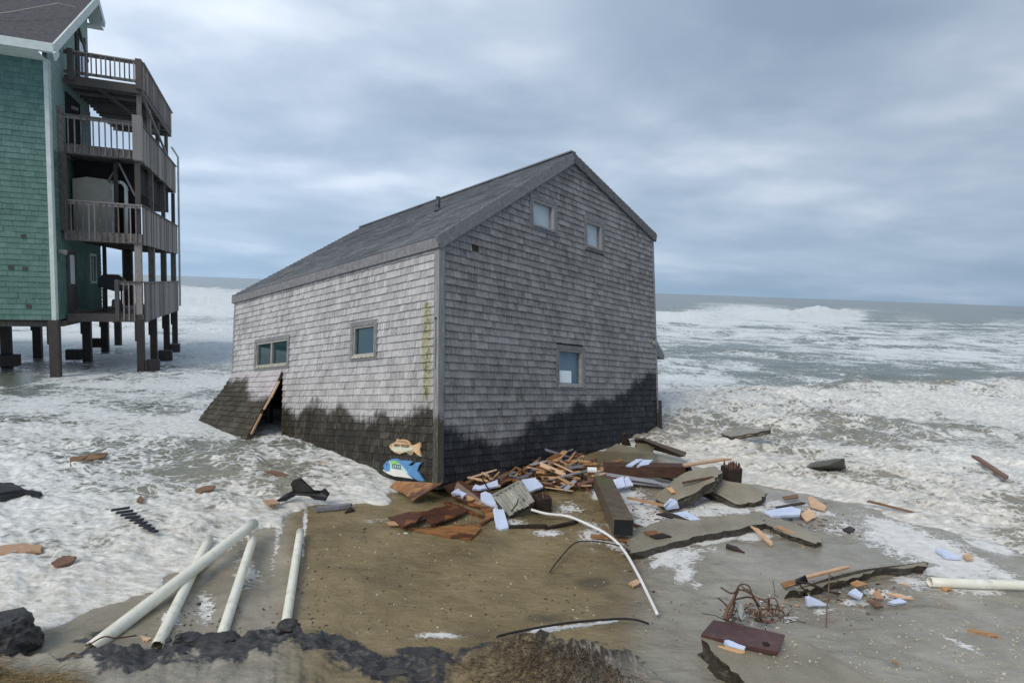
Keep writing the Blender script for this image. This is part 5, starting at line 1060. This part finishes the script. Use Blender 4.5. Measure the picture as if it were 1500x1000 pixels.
# ridged grey panel
rp = empty('ridged_panel', place(750, 745, .02)); tag(rp, 'crumpled ridged grey metal panel leaning on the sand beside the dark stump', 'metal panel')
C4 = [place(*p) for p in ((722, 727, .26), (761, 706, .44), (782, 736, .24), (746, 756, .04))]; nn = newell(C4)
def bi(a, b): return C4[0].lerp(C4[1], a).lerp(C4[3].lerp(C4[2], a), b)
m = MB(); NG = 44; T_ = 10; vs_ = []; fs = []
prof = lambda q: .022*(1 if (q*6.2) % 1 < .62 else 0)+.010*(1 if .25 < (q*6.2) % 1 < .38 else 0)
for i in range(NG+1):
    for j in range(T_+1): a, b = i/NG, j/T_; vs_.append(bi(a, b)-rp.location+nn*(prof(a)+.025*math.sin(a*9+b*5)*b+(.02*vnoise(np.array(a*9.), np.array(b*6.), 3).item())))
for i in range(NG):
    for j in range(T_): k = i*(T_+1)+j; fs.append((k, k+T_+1, k+T_+2, k+1))
m.add(vs_, fs, .5); o = m.build('ridged_face', M_METAL, rp); sf = o.modifiers.new('thickness', 'SOLIDIFY'); sf.thickness = .012; sf.offset = -1
m = MB(); m.prism([q-rp.location-nn*.02 for q in C4], nn, .10); m.build('panel_body', M_METALD, rp, bevel=.01)
m = MB(); m.bar(bi(0, 0)-rp.location+nn*.03, bi(1, 0)-rp.location+nn*.03, .03, .03); m.bar(bi(1, 0)-rp.location+nn*.03, bi(1, 1)-rp.location+nn*.03, .03, .03); m.build('folded_rim', M_METAL, rp)
wire('rod', [(749, 748, .12), (757, 738, .3), (759, 731, .42)], .009, M_BLACK, 'short black rod standing in front of the ridged grey panel', 'rod', n=2)
# dark red board with a hole, roots behind it
cs = [place(*p) for p in ((1027, 928, .20), (1045, 907, .22), (1085, 914, .21), (1150, 929, .20), (1139, 954, .18), (1085, 943, .19))]
rb = empty('red_board', cs[0]); tag(rb, 'flat dark red board with a square hole lying on the speckled slab', 'board'); nn = newell(cs)
m = MB(); m.prism([q-rb.location for q in cs], nn, .04); m.build('board', M_RUST, rb, bevel=.004)
m = MB(); h_ = place(1122, 943, .19); m.box(h_-rb.location+nn*.004, (.05, .04, .012)); m.build('hole', M_VOID, rb)
rt_ = empty('root_tangle', place(1075, 905, .1)); tag(rt_, 'tangle of brown roots and wire standing behind the dark red board', 'roots')
def K(x, y, z): return (1000+x/4.168, 760+y/4.168, z)
def rootw(pts, r):
    P_ = [place(*K(*p)) for p in pts]; out = []
    for i in range(len(P_)-1):
        p0, p1, p2, p3 = P_[max(i-1, 0)], P_[i], P_[i+1], P_[min(i+2, len(P_)-1)]
        for k in range(6): t = k/6; out.append(.5*((2*p1)+(p2-p0)*t+(2*p0-5*p1+4*p2-p3)*t*t+(3*p1-p0-3*p2+p3)*t**3))
    out.append(P_[-1]); m = MB(); m.tube([q-rt_.location for q in out], r, 6, r2=r*.7); m.build('root', M_ROOT, rt_, True)
for pts, r in (([(232, 415, .42), (290, 450, .4), (325, 440, .42), (350, 400, .48), (400, 405, .46), (432, 470, .36), (470, 530, .26)], .009), ([(300, 520, .3), (345, 430, .42), (480, 488, .32), (560, 482, .32), (590, 545, .2)], .008), ([(320, 490, .34), (420, 478, .34), (470, 560, .2), (462, 610, .12)], .009),
    ([(258, 610, .16), (270, 560, .22), (310, 490, .32), (340, 420, .44)], .02), ([(270, 615, .16), (300, 570, .22), (320, 500, .32)], .016), ([(215, 480, .36), (262, 520, .28), (280, 560, .2)], .008), ([(445, 600, .1), (450, 570, .18), (475, 560, .2), (480, 620, .1)], .014), ([(525, 480, .3), (525, 540, .2), (520, 560, .16)], .012),
    ([(480, 550, .2), (540, 548, .2), (600, 556, .18), (620, 580, .12)], .010), ([(350, 400, .48), (440, 470, .34), (520, 510, .26), (600, 540, .18)], .006), ([(330, 440, .42), (400, 430, .42), (440, 500, .3), (480, 545, .2)], .006), ([(550, 375, .4), (560, 430, .3), (562, 485, .2)], .004), ([(440, 610, .1), (500, 625, .08), (550, 625, .08)], .02), ([(260, 625, .14), (320, 640, .14), (370, 650, .14)], .018)): rootw(pts, r)
m = MB()
for i in range(60):
    p = place(*K(random.uniform(260, 400) if i < 30 else random.uniform(440, 640), random.uniform(560, 640), .12))-rt_.location; q = p+Vector((random.gauss(0, .09), random.gauss(0, .05), random.uniform(-.02, .10))); m.tube([p, (p+q)/2+Vector((0, 0, .02)), q], .004, 4)
o = m.build('fine_roots', M_ROOT, rt_); o['kind'] = 'stuff'
sheet('torn_cloth', [K(330, 510, .28), K(350, 500, .3), K(372, 545, .24), K(385, 580, .16), K(365, 615, .12), K(345, 600, .14)], .015, M_CLOTH_REFL, 'torn grey green scrap caught in the root tangle', 'cloth', None, .01)
wire('stick', [(1215, 838, .34), (1214, 860, .2), (1212, 880, .1), (1210, 917, .02)], .006, M_ROOT, 'thin twig standing in the foam beside the triangular blue foam', 'twig')
wire('stick', [(1170, 852, .14), (1190, 856, .12), (1215, 866, .08), (1230, 869, .05)], .014, M_BEAME, 'dark curved stick in front of the black flap', 'stick')
wire('stick', [(1172, 856, .14), (1180, 864, .1), (1192, 864, .08)], .010, M_BEAME, 'short dark stick bent beside the black flap', 'stick')
wire('stick', [(1215, 842, .2), (1228, 850, .14), (1212, 862, .12), (1228, 872, .06)], .005, M_ROOT, 'thin twig bent behind the standing twig', 'twig')
wire('stick', [(130, 944, .26), (152, 932, .3), (170, 934, .3), (200, 930, .28)], .006, M_ROOT, 'thin brown root lying across the longest white pipe end', 'root')
wire('stick', [(95, 962, .3), (108, 960, .3), (120, 961, .3)], .006, M_ROOT, 'short twig on the sand bank at lower left', 'twig')
# small litter on the sand, too many and too small to count
m = MB()
for i in range(420):
    if i < 300: u, v = random.uniform(1100, 1500), random.uniform(880, 1000)
    else: u, v = random.uniform(440, 1000), random.uniform(760, 920)
    p = place(u, v, .03); p.z = sand_z(p.x, p.y)+.004 if u > 1200 or u < 1000 else .125; s_ = random.uniform(.005, .015); m.box(p, (s_*1.6, s_, s_*.5), Matrix.Rotation(random.uniform(0, 3), 3, 'Z'), None, s_*.25)
o = m.build('shell_litter', plain('shell', (.52, .47, .36), .6, .3, 30)); tag(o, kind='stuff')
# dry grass at the lower left, root mat on the bank
def strands(name, mt, spots, n, L_, r, lean, zf):
    vs_ = []; fs = []; ts = []; b = 0
    for i in range(n):
        u, v = spots(); p = place(u, v, .35); p.z = sand_z(p.x, p.y)-.01; a = lean(u)+random.gauss(0, .35); l = L_*random.uniform(.4, 1.2); d = Vector((math.cos(a), math.sin(a), 0)); x = Vector((-d.y, d.x, 0)); h_ = zf*random.uniform(.1, 1)
        K_ = 5; cur = random.gauss(0, .5)
        for k in range(K_+1):
            t = k/K_; q = p+d*l*t+x*l*cur*t*t*.6+Vector((0, 0, h_*4*t*(1-t)*.6+h_*t*.3)); w_ = r*(1-.8*t); vs_ += [q-x*w_, q+x*w_, q+Vector((0, 0, w_*1.2))]
        for k in range(K_): o_ = b+3*k; fs += [(o_, o_+3, o_+5, o_+2), (o_+2, o_+5, o_+4, o_+1)]; ts += [.0+random.random()]*2
        b += 3*(K_+1)
    m = MB(); m.v = [tuple(q) for q in vs_]; m.f = fs; m.t = ts; return tag(m.build(name, mt, fixn=False), kind='stuff')
def gs():
    while True:
        u, v = random.uniform(-60, 100), random.uniform(960, 1020)
        if v > 968+.0045*max(0, u)**2*.9: return u, v
strands('dry_grass', M_GRASS, gs, 3000, .24, .0026, lambda u: random.gauss(-.4, .5), .14)
def rs_():
    while True:
        u, v = random.gauss(840, 75), random.uniform(930, 1015)
        if v > np.interp(u, [q[0] for q in CR], [q[1] for q in CR])+4: return u, v
strands('root_mat', M_FIBER, rs_, 1900, .17, .0030, lambda u: -1.9+.006*(u-840)+random.gauss(0, .3), .06)

# crumbs of wood, foam and bark among the wreckage: nobody could count them
m = MB(); mats_ = []
def crumbs(name, mt, n, smin, smax, zones, seed):
    random.seed(seed); m = MB()
    for i in range(n):
        u0, v0, ru, rv = random.choice(zones); u, v = random.gauss(u0, ru), random.gauss(v0, rv); p = place(u, v, .02); p.z = max(sand_z(p.x, p.y), -.05)+.006 if v > 720 else random.uniform(.02, .2)
        s_ = random.uniform(smin, smax); m.box(p, (s_*random.uniform(1, 4), s_, s_*.4), Matrix.Rotation(random.uniform(0, 3), 3, 'Z') @ Matrix.Rotation(random.uniform(-.5, .5), 3, 'X'), None, s_*.3)
    return tag(m.build(name, mt), kind='stuff')
Z1 = [(800, 700, 60, 10), (850, 700, 30, 14), (720, 745, 40, 14), (640, 770, 40, 8), (950, 745, 40, 16), (1000, 765, 40, 8), (1250, 870, 40, 8), (1110, 890, 24, 8), (900, 770, 40, 20), (1180, 760, 40, 12)]
crumbs('dark_wood_crumbs', M_BROWNW, 420, .006, .020, Z1, 1); crumbs('orange_wood_crumbs', M_ORANGE, 300, .006, .018, Z1, 2); crumbs('pale_crumbs', M_FOAMB, 130, .005, .015, Z1, 3)
crumbs('black_grit', M_PEAT, 420, .003, .010, [(600, 900, 140, 25), (450, 870, 30, 40), (300, 900, 40, 20), (1150, 900, 160, 40), (800, 850, 80, 40), (500, 840, 60, 50)], 4)
